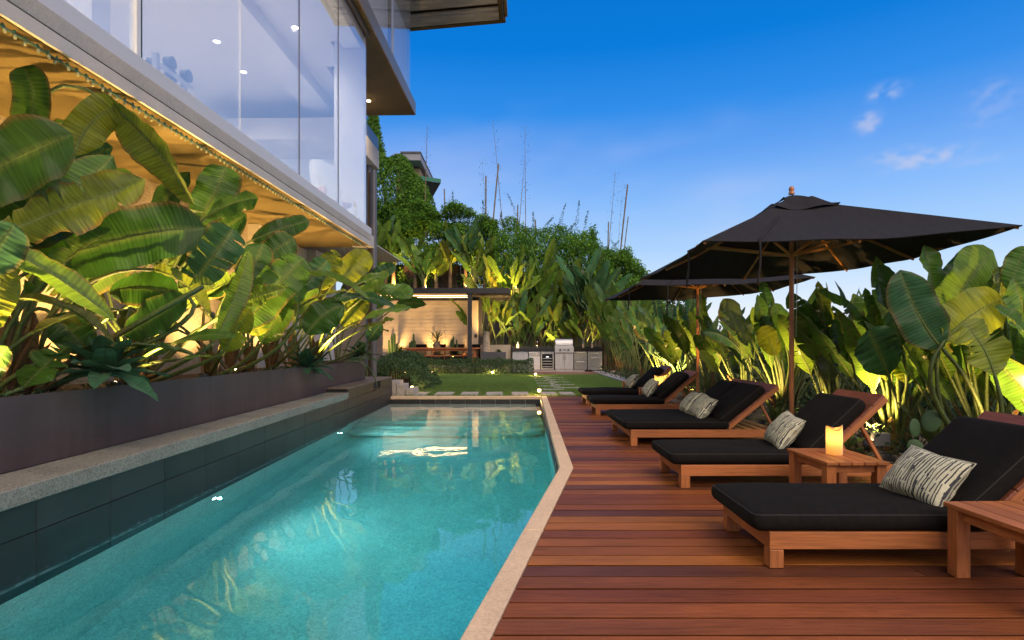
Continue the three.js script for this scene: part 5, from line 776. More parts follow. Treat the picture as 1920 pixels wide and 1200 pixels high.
// ---------- plants along the right edge of the deck ----------
const rg = 'large leaved plants along the right side of the deck';
const rp = (label, x, d, opt, extra = []) => { opt = { ...opt, h: d < 6.5 ? 1.15 : opt.h, tone: opt.tone.map((q) => q * 1.4) }; const f = P(x, -.08, d); return leafPlant('bird_of_paradise_plant', label, f, [...extra.map((l) => ({ ...l, tone: l.tone.map((q) => q * 1.2) })), ...fan(f, { h: 1.4, L: .80, w: .128, az: 0, lean: .46, droop: .09, wild: .3, pointed: .48, ...opt, n: opt.n + 4 })], { group: rg, seed: opt.seed, sheaths: 6, sheathH: .55, spread: .22, r: .026 }); };
rp('large leaved plant behind the nearest lounger with broad yellow lit leaves at the top', 4.25, 5.4, { n: 5, seed: 41, tone: MID, h: 1.4, tears: 2 }, [
  lf([1768, 655], [1688, 506], 44, { d: 5.0, d1: 5.2, m: [1722, 590], n: [-.5, .1, 1], k: { tone: BLU, fold: .2, seed: S_(), tipRound: .7 } }),
  lf([1764, 600], [1732, 460], 36, { d: 5.6, d1: 5.7, n: [.4, .1, 1], k: { tone: MID, fold: .4, seed: S_(), tipRound: .65 } }),
  lf([1762, 650], [1862, 470], 52, { d: 5.3, d1: 5.5, m: [1800, 552], n: [.1, -.1, 1], k: { tone: LT, fold: .12, curl: -.1, seed: S_(), tipRound: .8 } }),
  lf([1866, 706], [1806, 606], 46, { d: 4.6, d1: 4.7, m: [1842, 650], n: [-.1, .3, 1], k: { tone: LIT_YG, fold: .1, tears: 3, seed: S_(), tipRound: .8 } }),
  lf([1770, 640], [1880, 560], 50, { d: 5.0, d1: 5.1, m: [1825, 590], n: [0, .2, 1], k: { tone: LIT_YG, fold: .14, seed: S_() } }),
  lf([1768, 560], [1846, 462], 34, { d: 5.9, d1: 6.0, n: [-.2, .1, 1], k: { tone: BLU, fold: .3, seed: S_() } }),
]);
rp('large leaved plant at the right picture edge over the nearest lounger', 4.75, 4.9, { n: 5, seed: 43, tone: MID, h: 1.5 }, [
  lf([1884, 600], [1872, 500], 30, { d: 5.2, n: [.2, .1, 1], k: { tone: LIT_YG, seed: S_() } }), lf([1890, 545], [1926, 462], 28, { d: 5.1, n: [-.3, .1, 1], k: { tone: MID, seed: S_() } }), lf([1950, 650], [1864, 575], 26, { d: 4.8, n: [-.2, .8, .6], k: { tone: MID, fold: .5, seed: S_() } }), lf([1935, 640], [1900, 520], 44, { d: 5.0, n: [.1, .1, 1], k: { tone: MID, seed: S_() } })]);
rp('large leaved plant above the box shaped spotlight with a dark leaf hanging down', 4.0, 6.3, { n: 5, seed: 45, tone: MID, h: 1.25 }, [
  lf([1666, 704], [1628, 618], 42, { d: 5.9, d1: 5.8, n: [-.2, .2, 1], k: { tone: BLU, fold: .12, seed: S_(), tipRound: .75 } }),
  lf([1700, 720], [1692, 612], 40, { d: 6.2, n: [.1, .1, 1], k: { tone: LIT_YG, fold: .1, tears: 3, seed: S_(), tipRound: .8 } }),
  lf([1676, 575], [1642, 490], 24, { d: 6.6, n: [.4, 0, 1], k: { tone: MID, fold: .4, seed: S_() } }),
  lf([1672, 640], [1648, 528], 24, { d: 6.5, n: [.3, 0, 1], k: { tone: MID, fold: .3, seed: S_() } }),
  lf([1630, 622], [1534, 546], 22, { d: 6.4, m: [1594, 566], n: [.1, .8, .5], k: { tone: MID, fold: -.3, seed: S_(), tears: 2 } }),
  lf([1690, 650], [1668, 582], 30, { d: 6.0, n: [.2, .1, 1], k: { tone: DK, seed: S_() } }),
]);
rp('large leaved plant right of the nearer parasol pole', 4.05, 7.4, { n: 5, seed: 47, tone: MID, h: 1.3 }, [
  lf([1555, 720], [1548, 614], 28, { d: 7.3, n: [.3, .1, 1], k: { tone: [.07, .10, .03], fold: .15, seed: S_(), tipRound: .75 } }),
  lf([1600, 690], [1562, 600], 26, { d: 7.4, n: [.2, .1, 1], k: { tone: MID, seed: S_() } }),
  lf([1545, 640], [1500, 560], 18, { d: 7.9, n: [.3, .3, 1], k: { tone: BLU, seed: S_() } }),
  lf([1610, 640], [1600, 550], 24, { d: 7.7, n: [.3, .1, 1], k: { tone: LT, fold: .4, seed: S_() } })]);
rp('large leaved plant left of the nearer parasol pole with an orange yellow lit leaf', 4.0, 8.9, { n: 5, seed: 49, tone: MID, h: 1.35 }, [
  lf([1452, 662], [1420, 552], 20, { d: 8.8, m: [1432, 606], n: [.5, 0, 1], k: { tone: MID, fold: .3, seed: S_() } }),
  lf([1456, 668], [1428, 612], 22, { d: 8.6, n: [.1, .2, 1], k: { tone: LIT_YG, fold: .1, seed: S_(), tipRound: .8 } }),
  lf([1476, 660], [1454, 568], 24, { d: 9.0, n: [.2, .1, 1], k: { tone: MID, fold: .2, seed: S_() } }),
  lf([1500, 660], [1512, 572], 24, { d: 9.0, n: [0, .1, 1], k: { tone: BLU, seed: S_() } })]);
rp('large leaved plant under the far parasol with one big plain leaf leaning left', 3.95, 10.3, { n: 5, seed: 51, tone: MID, h: 1.3 }, [
  lf([1400, 652], [1356, 560], 26, { d: 10.1, n: [.2, .2, 1], k: { tone: [.06, .10, .025], fold: .08, seed: S_(), tipRound: .72 } }),
  lf([1395, 668], [1318, 622], 17, { d: 10, m: [1360, 632], n: [0, .7, .7], k: { tone: BLU, fold: -.3, seed: S_() } }),
  lf([1345, 700], [1312, 658], 16, { d: 9.8, n: [.3, .5, .8], k: { tone: LIT_YG, seed: S_() } }),
  lf([1415, 655], [1420, 590], 18, { d: 10.6, n: [.1, .1, 1], k: { tone: DK, seed: S_() } })]);
rp('large leaved plant right of the far parasol pole', 3.9, 11.8, { n: 8, seed: 53, tone: MID, h: 1.35 });
rp('large leaved plant between the tall cactus and the far parasol pole', 3.9, 13.2, { n: 8, seed: 55, tone: LT, h: 1.25, w: .17 });
rp('large leaved plant left of the tall cactus', 4.1, 16.2, { n: 10, seed: 57, tone: BLU, h: 1.7, w: .19, L: .9 });
rp('large leaved plant in the second row behind the one left of the tall cactus', 4.7, 17.6, { n: 9, seed: 59, tone: BLU, h: 2.1, w: .19, L: 1.0 });
rp('large leaved plant halfway between the tall cactus and the outdoor kitchen', 4.15, 19.0, { n: 10, seed: 61, tone: BLU, h: 1.8, w: .19, L: 1.0 });
rp('large leaved plant near the outdoor kitchen on the right side', 4.3, 22.0, { n: 10, seed: 63, tone: MID, h: 2.2, w: .2, L: 1.1 });
rp('large leaved plant just right of the outdoor kitchen', 4.5, 25.0, { n: 10, seed: 65, tone: MID, h: 2.6, w: .22, L: 1.3 });
rp('large leaved plant in the second row behind the nearer parasol pole', 4.9, 8.2, { n: 6, seed: 67, tone: MID, h: 1.3 });
rp('large leaved plant in the second row behind the far parasol pole', 4.8, 11.0, { n: 6, seed: 69, tone: MID, h: 1.25 });

rp('dense large leaved plant filling the gap right of the box shaped spotlight', 4.5, 6.0, { n: 7, seed: 171, tone: MID, h: 1.2, pointed: .4 });
rp('dense large leaved plant between the box shaped spotlight and the nearer parasol pole', 4.35, 6.9, { n: 8, seed: 173, tone: MID, h: 1.45, pointed: .4 });
rp('dense large leaved plant standing behind the nearer parasol pole', 4.3, 8.1, { n: 8, seed: 175, tone: LT, h: 1.4, pointed: .4 });
rp('dense large leaved plant between the two parasol poles, second row', 4.4, 9.6, { n: 8, seed: 177, tone: MID, h: 1.45, pointed: .4 });
rp('dense large leaved plant just behind the far parasol pole', 4.2, 12.5, { n: 8, seed: 179, tone: MID, h: 1.45, pointed: .4 });
rp('dense large leaved plant far right in the second row behind the nearest lounger', 5.0, 5.9, { n: 7, seed: 181, tone: LT, h: 1.5, pointed: .4 });
// tall candelabra cactus
{
  const t = thing('candelabra_cactus', 'tall many armed candelabra cactus behind the farthest loungers', 'cactus', P(4.0, -.08, 14.6)), R = rng(71), gm = std(1, 1, 1, { vertexColors: true, roughness: .6 });
  const arm = (pts, r) => { const sides = 10, n = pts.length, pos = [], idx = [], col = []; for (let i = 0; i < n; i++) { const k = i === n - 1 ? .12 : i === n - 2 ? .75 : 1; for (let s = 0; s < sides; s++) { const a = s / sides * 2 * PI, rr = r * k * (s % 2 ? .62 : 1.05); pos.push(pts[i].x + Math.cos(a) * rr, pts[i].y, pts[i].z + Math.sin(a) * rr); const v = .85 + .3 * R(); s % 2 ? col.push(.035 * v, .095 * v, .04 * v) : col.push(.075 * v, .15 * v, .06 * v); } } for (let i = 0; i < n - 1; i++) for (let s = 0; s < sides; s++) { const a = i * sides + s, b = i * sides + (s + 1) % sides; idx.push(a, a + sides, b, b, a + sides, b + sides); } const g = new THREE.BufferGeometry(); g.setAttribute('position', new THREE.Float32BufferAttribute(pos, 3)); g.setAttribute('color', new THREE.Float32BufferAttribute(col, 3)); g.setIndex(idx); g.computeVertexNormals(); return g; };
  mesh('trunk', arm([0, .2, .4, .6, .75].map((y) => new V3(0, y, 0)), .16), gm, t);
  for (let i = 0; i < 44; i++) { const a = i * 2.4, ro = .08 + .62 * Math.sqrt(i / 44), y0 = .45 + .35 * R() + (i > 24 ? .35 * R() : 0), top = 2.0 - ro * .5 - R() * .7, pts = []; for (let k = 0; k <= 8; k++) { const f = k / 8, o = ro * Math.min(1, f * 2.6) ** .8; pts.push(new V3(Math.cos(a) * o, lerp(y0, top, f), Math.sin(a) * o)); } mesh('arm', arm(pts, .045 + .02 * R()), gm, t); }
}
// low planting, rocks, prickly pear and agaves beside the deck
agave('dark green agave at the foot of the box shaped spotlight', P(3.72, .05, 5.6), .34, 30, 81, [.035, .07, .03], .4, .07, null, 'spiky_agave');
agave('blue green agave beside the far parasol foot', P(3.35, .0, 9.2), .42, 30, 83, [.04, .10, .05], .4, .10, null, 'blue_agave');
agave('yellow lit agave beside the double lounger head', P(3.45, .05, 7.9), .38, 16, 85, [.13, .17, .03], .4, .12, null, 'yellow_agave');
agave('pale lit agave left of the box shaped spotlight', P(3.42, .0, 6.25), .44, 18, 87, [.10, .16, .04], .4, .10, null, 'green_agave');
{
  const t = thing('prickly_pear', 'grey green prickly pear with flat pads behind the nearest lounger', 'cactus', P(3.55, -.05, 5.15)), R = rng(91), m = std(.045, .115, .040, { map: T.stuc, roughness: .6 });
  const pad = (x, y, z, s, rx, ry) => { const g = new THREE.SphereGeometry(s, 16, 12); g.scale(.62, .8, .13); g.translate(0, s * .72, 0); g.rotateZ(rx); g.rotateY(ry); g.translate(x, y, z); mesh('pad', g, m, t); };
  pad(0, 0, 0, .13, .3, .3); pad(-.07, .2, .02, .11, .5, -.2); pad(.08, .22, 0, .12, -.5, .5); pad(-.12, .38, .03, .10, .15, .3); pad(.02, .42, .0, .12, -.1, -.4); pad(.22, .36, .05, .10, -.7, .1); pad(.2, 0, .1, .12, -.6, .4); pad(-.18, 0, .12, .12, .8, .2);
  const l = thing('rough_leaved_succulent', 'upright pale leaves of a succulent behind the prickly pear', 'succulent', P(3.85, .1, 5.45)); for (let i = 0; i < 7; i++) { const a = R() * 6.3, e = .9 + .5 * R(), L = .4 + .2 * R(), o = new V3(Math.cos(a) * Math.cos(e), Math.sin(e), Math.sin(a) * Math.cos(e)); mesh('leaf', blade({ p0: new V3(), c: o.clone().multiplyScalar(L * .6).add(new V3(0, .05, 0)), p1: o.clone().multiplyScalar(L), n: new V3(-o.x, .5, -o.z), w: .055, fold: .5, seed: 200 + i, tone: [.10, .16, .05], brown: .5, seg: 6, M_: 2, tipRound: .35 }), leafMat, l); }
}
{
  const R = rng(15), rock = (s) => { let g = new THREE.IcosahedronGeometry(s, 2); const p = g.attributes.position, o = R() * 99; for (let i = 0; i < p.count; i++) { const v = new V3().fromBufferAttribute(p, i), k = .75 + .5 * vnoise(v.x / s * 1.5 + 20 + o, v.y / s * 1.5 + v.z / s * 1.1 + 20, 256, 5); p.setXYZ(i, v.x * k * 1.2, v.y * k * .7, v.z * k); } g.deleteAttribute('uv'); g.deleteAttribute('normal'); g = mergeVertices(g, 1e-4); g.computeVertexNormals(); return uvm(g); };
  const where = ['beside the nearest lounger head', 'next to the box shaped spotlight', 'beside the head of the lounger behind the candle table', 'near the nearer parasol foot', 'behind the double lounger', 'beside the double lounger head', 'between the double lounger and the far parasol', 'at the far parasol foot', 'behind the lounger beyond the double one', 'behind the farthest lounger', 'at the kerb beyond the farthest lounger', 'lit orange beside the outdoor kitchen', 'lit orange in front of the plants right of the kitchen', 'lit orange at the far end of the kerb'];
  where.forEach((w, i) => { const d = [4.6, 5.9, 6.5, 7.0, 7.6, 8.2, 9.0, 10.2, 11.4, 12.6, 14.2, 24.3, 23.6, 22.8][i], x = i > 10 ? 4.05 + .12 * (i - 11) : 3.5 + R() * .25; tag(mesh('rock', rock(.09 + R() * .08), M.rock), 'rough garden stone ' + w, 'stone', 'garden stones beside the deck').position.copy(P(x, .0, d)); });
  const gr = leafCloud(15000, 41, (R) => { const d = 3.5 + R() * 21, x = 3.42 + R() * 1.9, k = sstep(vnoise(x * 1.7 + 9, d * 1.3 + 5, 256, 9), .35, .65); if (R() > k * .9 + .1) return null; const h = R() * (.10 + .26 * k), v = .5 + .8 * R(); return [P(x, -.04 + h, d), rdir(R).add(up), .02 + .03 * R(), .32, R() < .10 ? [.18 * v, .11 * v, .05 * v] : [.045 * v, .10 * v, .03 * v]]; });
  tag(mesh('ground_cover', gr, tinyLeaf), 'low mixed ground cover plants between the deck and the big leaves', 'ground cover', null, 'stuff');
  const grav = []; for (let i = 0; i < 9; i++) grav.push(rock(.018 + R() * .014)); const ig = new THREE.InstancedMesh(merge(grav.slice(0, 1)), M.rock, 5200), m4 = new THREE.Matrix4(), q4 = new THREE.Quaternion();
  for (let i = 0; i < 5200; i++) { q4.setFromEuler(new THREE.Euler(R() * 6, R() * 6, R() * 6)); const s = .5 + R() * 1.5; m4.compose(P(3.42 + R() * 1.5, -.05 + R() * .01, 2.2 + R() * 13), q4, new V3(s, s, s)); ig.setMatrixAt(i, m4); const v = .5 + R() * .8; ig.setColorAt(i, lin(v, v * .93, v * .85)); } ig.name = 'gravel'; tag(ig, 'loose gravel along the right edge of the deck', 'gravel', null, 'stuff'); scene.add(ig);
}
const rgL = 'warm spotlights along the right side of the deck';  // mostly hidden from view, placed to light the leaves and stones
uplight('box shaped spotlight glowing bright behind the candle', P(3.52, .14, 5.95), P(4.5, 1.75, 6.9), 48, { box: true, angle: .55, r: .04, k: 40, pen: .7 });
uplight('unseen spotlight out of frame beyond the nearest lounger head, lighting the leaves', P(3.9, .06, 4.3), P(4.6, 1.8, 5.7), 38, { angle: .6, group: rgL });
uplight('spotlight beside the nearer parasol foot', P(3.45, .06, 7.0), P(4.2, 1.5, 8.7), 46, { angle: .47, group: rgL });
uplight('spotlight behind the double lounger', P(3.4, .06, 8.2), P(4.1, 1.5, 9.9), 46, { angle: .47, group: rgL });
uplight('spotlight between the double lounger and the far parasol foot', P(3.4, .06, 9.5), P(4.1, 1.5, 11.2), 46, { angle: .47, group: rgL });
uplight('spotlight behind the lounger just beyond the double one', P(3.4, .06, 11.6), P(4.0, 1.6, 13.2), 46, { angle: .47, group: rgL });
uplight('spotlight at the foot of the tall cactus', P(3.62, .06, 14.0), P(4.0, 1.5, 15.0), 50, { angle: .9, group: rgL });
uplight('spotlight behind the farthest lounger at the left of the cactus', P(3.75, .06, 15.8), P(4.15, 1.5, 17.0), 56, { angle: .9, group: rgL });
uplight('spotlight among stones just right of the outdoor kitchen', P(4.05, .04, 23.6), P(4.6, .5, 24.3), 8, { angle: .9, group: rgL });

// ---------- plants at the end of the garden ----------
const bg = 'tall large leaved plants at the end of the garden';
function tallPlant(label, x, d, y0, trunkH, o, lean = 0) {
  const f = P(x, y0, d), topL = new V3(lean, 0, 0), lv = fan(f, { L: 1.3, w: .22, lean: .5, wild: .45, az: 0, seg: 9, trunk: trunkH, h: trunkH + .9, topLean: topL, droop: .16, ...o, n: (o.n || 9) + 3 });
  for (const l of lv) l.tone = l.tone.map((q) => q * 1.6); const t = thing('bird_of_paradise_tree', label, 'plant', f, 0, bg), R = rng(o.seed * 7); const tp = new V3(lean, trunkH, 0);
  mesh('trunk', tube([new V3(0, 0, 0), new V3(lean * .3, trunkH * .35, 0), new V3(lean * .68, trunkH * .7, 0), tp, tp.clone().add(new V3(lean * .1, .25, 0))], [.12, .075], 9, (q) => q < .75 ? [.20 + .05 * Math.sin(q * 60), .125 + .03 * Math.sin(q * 60), .06] : [.17, .18, .06]), stalkMat, t);
  for (const l of lv) { const p0 = l.p0.clone().sub(f), p1 = l.p1.clone().sub(f), c = l.c.clone().sub(f); mesh('leaf', blade({ ...l, p0, p1, c }), leafMat, t); mesh('stalk', stalkGeo(tp.clone().add(new V3((R() - .5) * .1, -.15, (R() - .5) * .1)), tp.clone().lerp(p0, .5).add(new V3(0, .1, 0)), p0, .032, .016, [.15, .18, .05], .12), stalkMat, t); }
  return t;
}
// upper terrace, above the pavilion roof
tallPlant('tall large leaved plant on the terrace beside the house corner', -7.0, 30.9, 3.9, 1.9, { lean: .42, seed: 101, n: 10, tone: MID });
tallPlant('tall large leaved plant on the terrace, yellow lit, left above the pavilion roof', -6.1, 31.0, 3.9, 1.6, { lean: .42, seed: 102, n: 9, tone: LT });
tallPlant('tall large leaved plant on the terrace above the left half of the pavilion roof', -5.0, 31.1, 3.9, 1.2, { lean: .42, seed: 103, n: 8, tone: MID });
tallPlant('short large leaved plant on the terrace above the middle of the pavilion roof', -3.9, 31.0, 3.9, 0.6, { lean: .42, seed: 104, n: 7, tone: LT, h: 1.2, L: 1.0 });
tallPlant('tall large leaved plant on the terrace with one upright leaf against the bamboo', -2.4, 31.0, 3.9, 1.5, { lean: .42, seed: 105, n: 11, tone: BLU, h: 2.4, L: 1.4 });
tallPlant('tall large leaved plant on the terrace above the right end of the pavilion roof', -1.4, 31.1, 3.9, 1.2, { lean: .42, seed: 106, n: 8, tone: LT });
tallPlant('large leaved plant right of the pavilion roof, brightly lit from below', -.35, 30.0, 2.6, .5, { seed: 107, n: 9, tone: LIT_YG, h: 1.5 });
tallPlant('tall large leaved plant on the terrace between the house corner and the yellow lit one', -6.55, 31.3, 3.9, 1.9, { lean: .42, seed: 121, n: 9, tone: BLU });
tallPlant('large leaved plant on the terrace low beside the house corner', -7.3, 30.8, 3.9, .5, { seed: 122, n: 8, tone: MID });
tallPlant('large leaved plant low on the terrace above the pavilion lamp strip', -4.5, 30.8, 3.9, .35, { seed: 123, n: 7, tone: MID, h: 1.3 });
tallPlant('large leaved plant on the terrace just left of the one with the upright leaf', -3.2, 31.2, 3.9, 1.3, { lean: .45, seed: 124, n: 8, tone: LIT_YG });
tallPlant('large leaved plant low on the terrace above the steel post of the pavilion', -1.9, 30.8, 3.9, .4, { seed: 125, n: 7, tone: MID, h: 1.4 });
// behind the planter wall and the kitchen
tallPlant('tall straight large leaved plant behind the tap of the outdoor kitchen', 1.35, 28.4, 0, 3.3, { seed: 108, n: 8, tone: MID, lean: .3, L: 1.7, h: 4.5, w: .24 });
tallPlant('tall large leaved plant with a leaning red brown trunk behind the barbecue', 2.45, 27.6, 0, 2.7, { seed: 109, n: 11, tone: BLU, L: 1.45, h: 4.1, w: .22, tears: 4 }, .75);
tallPlant('tall large leaved plant with a leaning trunk behind the two lanterns', 3.4, 27.6, 0, 2.3, { seed: 110, n: 11, tone: BLU, L: 1.5, h: 3.7, w: .23 }, .55);
tallPlant('large leaved plant behind the planter wall, stalks lit yellow, left', -1.0, 27.8, .6, 1.9, { seed: 111, n: 9, tone: LIT_YG, h: 3.3 });
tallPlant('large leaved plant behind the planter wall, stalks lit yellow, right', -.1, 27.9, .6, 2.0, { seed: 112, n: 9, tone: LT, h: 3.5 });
tallPlant('large leaved plant behind the left end of the outdoor kitchen', .5, 28.2, 0, 2.3, { seed: 113, n: 8, tone: MID, h: 3.7 });
tallPlant('large leaved plant behind the wine fridge', 1.75, 28.8, 0, 2.5, { seed: 114, n: 8, tone: MID, h: 4.0 });
tallPlant('large leaved plant behind the right end of the kitchen', 4.3, 28.0, 0, 1.8, { seed: 115, n: 10, tone: MID, h: 3.1, L: 1.3, w: .24 });
tallPlant('large leaved plant beyond the kitchen corner, half hidden by the parasol', 5.1, 26.5, -.1, 1.5, { seed: 116, n: 10, tone: MID, h: 3.1, L: 1.3, w: .24 });
tallPlant('large leaved plant far back behind the kitchen centre', 2.9, 29.4, 0, 3.3, { seed: 117, n: 9, tone: MID, h: 4.7, L: 1.5, w: .24 });
tallPlant('large leaved plant far back behind the planter wall', .1, 29.4, 0, 3.5, { seed: 118, n: 9, tone: LT, h: 4.7, L: 1.4, w: .24 });
tallPlant('large leaved plant far back behind the right lantern', 3.9, 29.6, 0, 2.9, { seed: 119, n: 9, tone: MID, h: 4.3, L: 1.4 });
// younger leafy plants filling the thicket low down
[[-1.35, 26.9, .5], [-.5, 27.0, .5], [.35, 27.2, 0], [.95, 27.4, 0], [1.75, 27.3, 0], [2.2, 28.3, 0], [3.05, 27.2, 0], [3.75, 27.2, 0], [4.5, 27.0, 0]].forEach(([x, d, y], i) => { const f = P(x, y, d); leafPlant('bird_of_paradise_plant', ['young leafy plant behind the planter wall at its left', 'young leafy plant behind the planter wall at its right', 'young leafy plant behind the worktop candle lamp', 'young leafy plant behind the tap', 'young leafy plant behind the wine fridge, lower than the others', 'young leafy plant far behind the barbecue', 'young leafy plant behind the left lantern', 'young leafy plant behind the right lantern', 'young leafy plant right of the worktop end'][i], f, fan(f, { n: 11, h: 2.1 + (i % 3) * .35, L: 1.05, w: .19, lean: .45, wild: .5, seed: 140 + i, tone: [MID, LT, BLU][i % 3].map((q) => q * 1.4), droop: .2, seg: 8 }), { group: bg, seed: 140 + i, sheaths: 4, spread: .35 }); });
// bare stems behind the kitchen
{ const R = rng(44), nth = ['first', 'second', 'third', 'fourth', 'fifth', 'sixth', 'seventh', 'eighth', 'ninth', 'tenth', 'eleventh', 'twelfth', 'thirteenth', 'fourteenth', 'fifteenth', 'sixteenth']; for (let i = 0; i < 10; i++) { const x = -1.3 + i * .58 + R() * .2, d = 27.2 + R() * 1.6, h = 2.0 + R() * 1.6, l = (R() - .5) * .5; const s = mesh('plant_stem', tube([new V3(), new V3(l * .3, h * .4, 0), new V3(l, h, 0)], [.035 + R() * .02, .02], 7, (q) => [.17 + .06 * R(), .12 + .05 * R(), .045]), stalkMat); s.position.copy(P(x, 0, d)); tag(s, nth[i] + ' from the left of the bare brown stems in the thicket behind the kitchen', 'plant stem', 'bare stems in the thicket behind the kitchen'); } }

// bamboo: dense leafy mass, culms rising out of it
function bambooMass(name, label, n, seed, shape, tones, kind, size = [.065, .065], asp = .26) { const m = mesh(name, leafCloud(n, seed, (R) => { const p = shape(R); if (!p) return null; const c = p[0], t = tones[(R() * tones.length) | 0], v = (.65 + .7 * R()); return [c, rdir(R).add(new V3(0, .5, .35)), size[0] + size[1] * R(), asp, [t[0] * v, t[1] * v, t[2] * v]]; }), tinyLeaf); return tag(m, label, 'bamboo', null, kind); }
const bt = [[.08, .22, .022], [.12, .28, .025], [.17, .32, .03], [.06, .17, .018]];
const topY = (x) => { const px = 960 + x * F / 33; const K = [[700, 400], [790, 398], [830, 412], [880, 402], [930, 412], [1000, 428], [1060, 425], [1100, 446], [1140, 478], [1180, 500], [1200, 530], [1230, 560]]; let i = 0; while (i < K.length - 2 && px > K[i + 1][0]) i++; const y = lerp(K[i][1], K[i + 1][1], clamp((px - K[i][0]) / (K[i + 1][0] - K[i][0]), 0, 1)); return EYE + (648 - y) * 33 / F; };
bambooMass('bamboo_thicket', 'dense bright green bamboo thicket above the terrace fence at the end of the garden', 110000, 51, (R) => {
  const x = -8.2 + R() * 15.6, T_ = topY(x) + (vnoise(x * 1.3 + 30, 3, 256, 8) - .5) * 1.1, low = x > 5 ? 0 : x > -.8 ? 2.4 : 4.1, q = Math.pow(R(), .75), y = lerp(low, T_, q), cl = vnoise(x * 1.5 + 50, y * 1.8 + 50, 256, 3), fw = x > -.8 && R() < .5, d = fw ? 30.2 + (R() - .5) * .9 - cl * .9 : 32.4 + (R() * 1.4) * (1 - q * .4) - cl * 1.3; if (cl < .28 && R() < .75 || (fw && q > .8)) return null; return [P(x + (R() - .5) * .2, y + (R() - .3) * .25, d), 1]; }, bt, 'stuff');
bambooMass('bamboo_thicket', 'feathery bamboo clump at the right end of the thicket, sloping down towards the parasols', 26000, 57, (R) => { const x = 4.0 + R() * 3.6, T_ = topY(x) + (vnoise(x * 1.7 + 60, 3, 256, 8) - .5) * .9, y = lerp(1.2, T_, Math.pow(R(), .7)), cl = vnoise(x * 1.8 + 90, y * 2 + 50, 256, 4); if (cl < .3 && R() < .7) return null; return [P(x + (R() - .5) * .3, y + (R() - .3) * .3, 31.2 + R() * 1.2 - cl * 1.2), 1]; }, bt, 'stuff');
bambooMass('bamboo_sprays', 'thin loose bamboo sprays standing out above the thicket', 2600, 53, (R) => { const k = (R() * 17) | 0, q = rng(k * 9 + 1), x = [-3.9, -3.2, -2.5, -1.5, -.6, .3, 1.2, 1.8, 2.6, 3.1, 3.9, 4.6, 5.2, 5.9, 6.5, 6.9, 3.5][k], h = [1.0, 1.6, .6, 1.2, .7, 1.9, 1.1, .8, 1.5, .5, 1.6, 1.2, .9, 1.4, 1.2, 1.0, 1.9][k], l = (q() - .5) * 1.3, f = R(); return [P(x + l * f * f + (R() - .5) * .30 * (1.1 - f), topY(x) - .3 + h * f + (R() - .5) * .1, 32.6 + (R() - .5) * .5), 1]; }, [[.04, .085, .025]], 'stuff', [.04, .035], .2);
const culms = [[796, 388, 801, 236, .055, 1], [836, 404, 833, 354, .05, 0], [911, 412, 911, 330, .06, 0], [921, 412, 935, 307, .06, 0], [945, 414, 924, 226, .035, 1], [914, 410, 904, 300, .02, 1], [970, 424, 984, 300, .035, 1], [969, 425, 971, 384, .05, 0], [986, 426, 984, 236, .035, 1], [1003, 440, 1004, 412, .05, 0], [1137, 478, 1154, 322, .035, 1], [1139, 465, 1141, 416, .05, 0], [1157, 492, 1177, 346, .06, 0], [1154, 488, 1168, 346, .015, 1], [1164, 484, 1178, 406, .04, 0], [836, 420, 838, 372, .02, 1]];
const cw = ['tallest pale bamboo culm in front of the green awning', 'short cut bamboo culm right of the green awning', 'straight cut bamboo culm, left one of the group in the middle', 'slanting cut bamboo culm in the middle group', 'very tall thin bamboo culm leaning left in the middle group', 'thin leafy bamboo cane at the left of the middle group', 'thin slanting bamboo culm right of the middle group', 'short brown bamboo stub at the foot of the slanting thin culm', 'very tall thin straight bamboo culm right of the middle group', 'short bamboo stub standing alone above the thicket', 'tall thin bamboo culm, left one of the right hand group', 'short thick bamboo stub in the right hand group', 'thick slanting bamboo culm in the right hand group', 'hair thin leafy bamboo cane in the right hand group', 'short slanting bamboo culm, right one of the right hand group', 'thin short cane beside the cut culm right of the awning'];
culms.forEach(([x0, y0, x1, y1, r, leafy], i) => { const a = PX(x0, y0 + 45, 32.4), b = PX(x1, y1, 32.4), o = mesh('bamboo_culm', (() => { const pts = [], c = a.clone().lerp(b, .55).add(new V3((b.x - a.x) * -.06, 0, 0)), cv = new THREE.QuadraticBezierCurve3(a.clone().sub(a), c.sub(a), b.clone().sub(a)), N = 26; for (let k = 0; k <= N; k++) pts.push(cv.getPoint(k / N)); const g = [tube(pts, (t) => r * .62 * (leafy ? 1 - .75 * t : 1) * (((t * N) % 4 < 1) ? 1.18 : 1), 6, (t) => [.17, .125, .055])]; if (leafy) g.push(merge([leafCloud(60, 300 + i, (R) => { const p = cv.getPoint(.35 + .65 * R()); return [p.add(new V3((R() - .5) * .5, (R() - .5) * .3, (R() - .5) * .3)), rdir(R), .035 + .03 * R(), .25, [.05, .09, .03]]; })])); return merge(g); })(), std(1, 1, 1, { vertexColors: true, roughness: .5, side: THREE.DoubleSide })); o.position.copy(a); tag(o, cw[i], 'bamboo', 'bamboo culms against the sky'); });
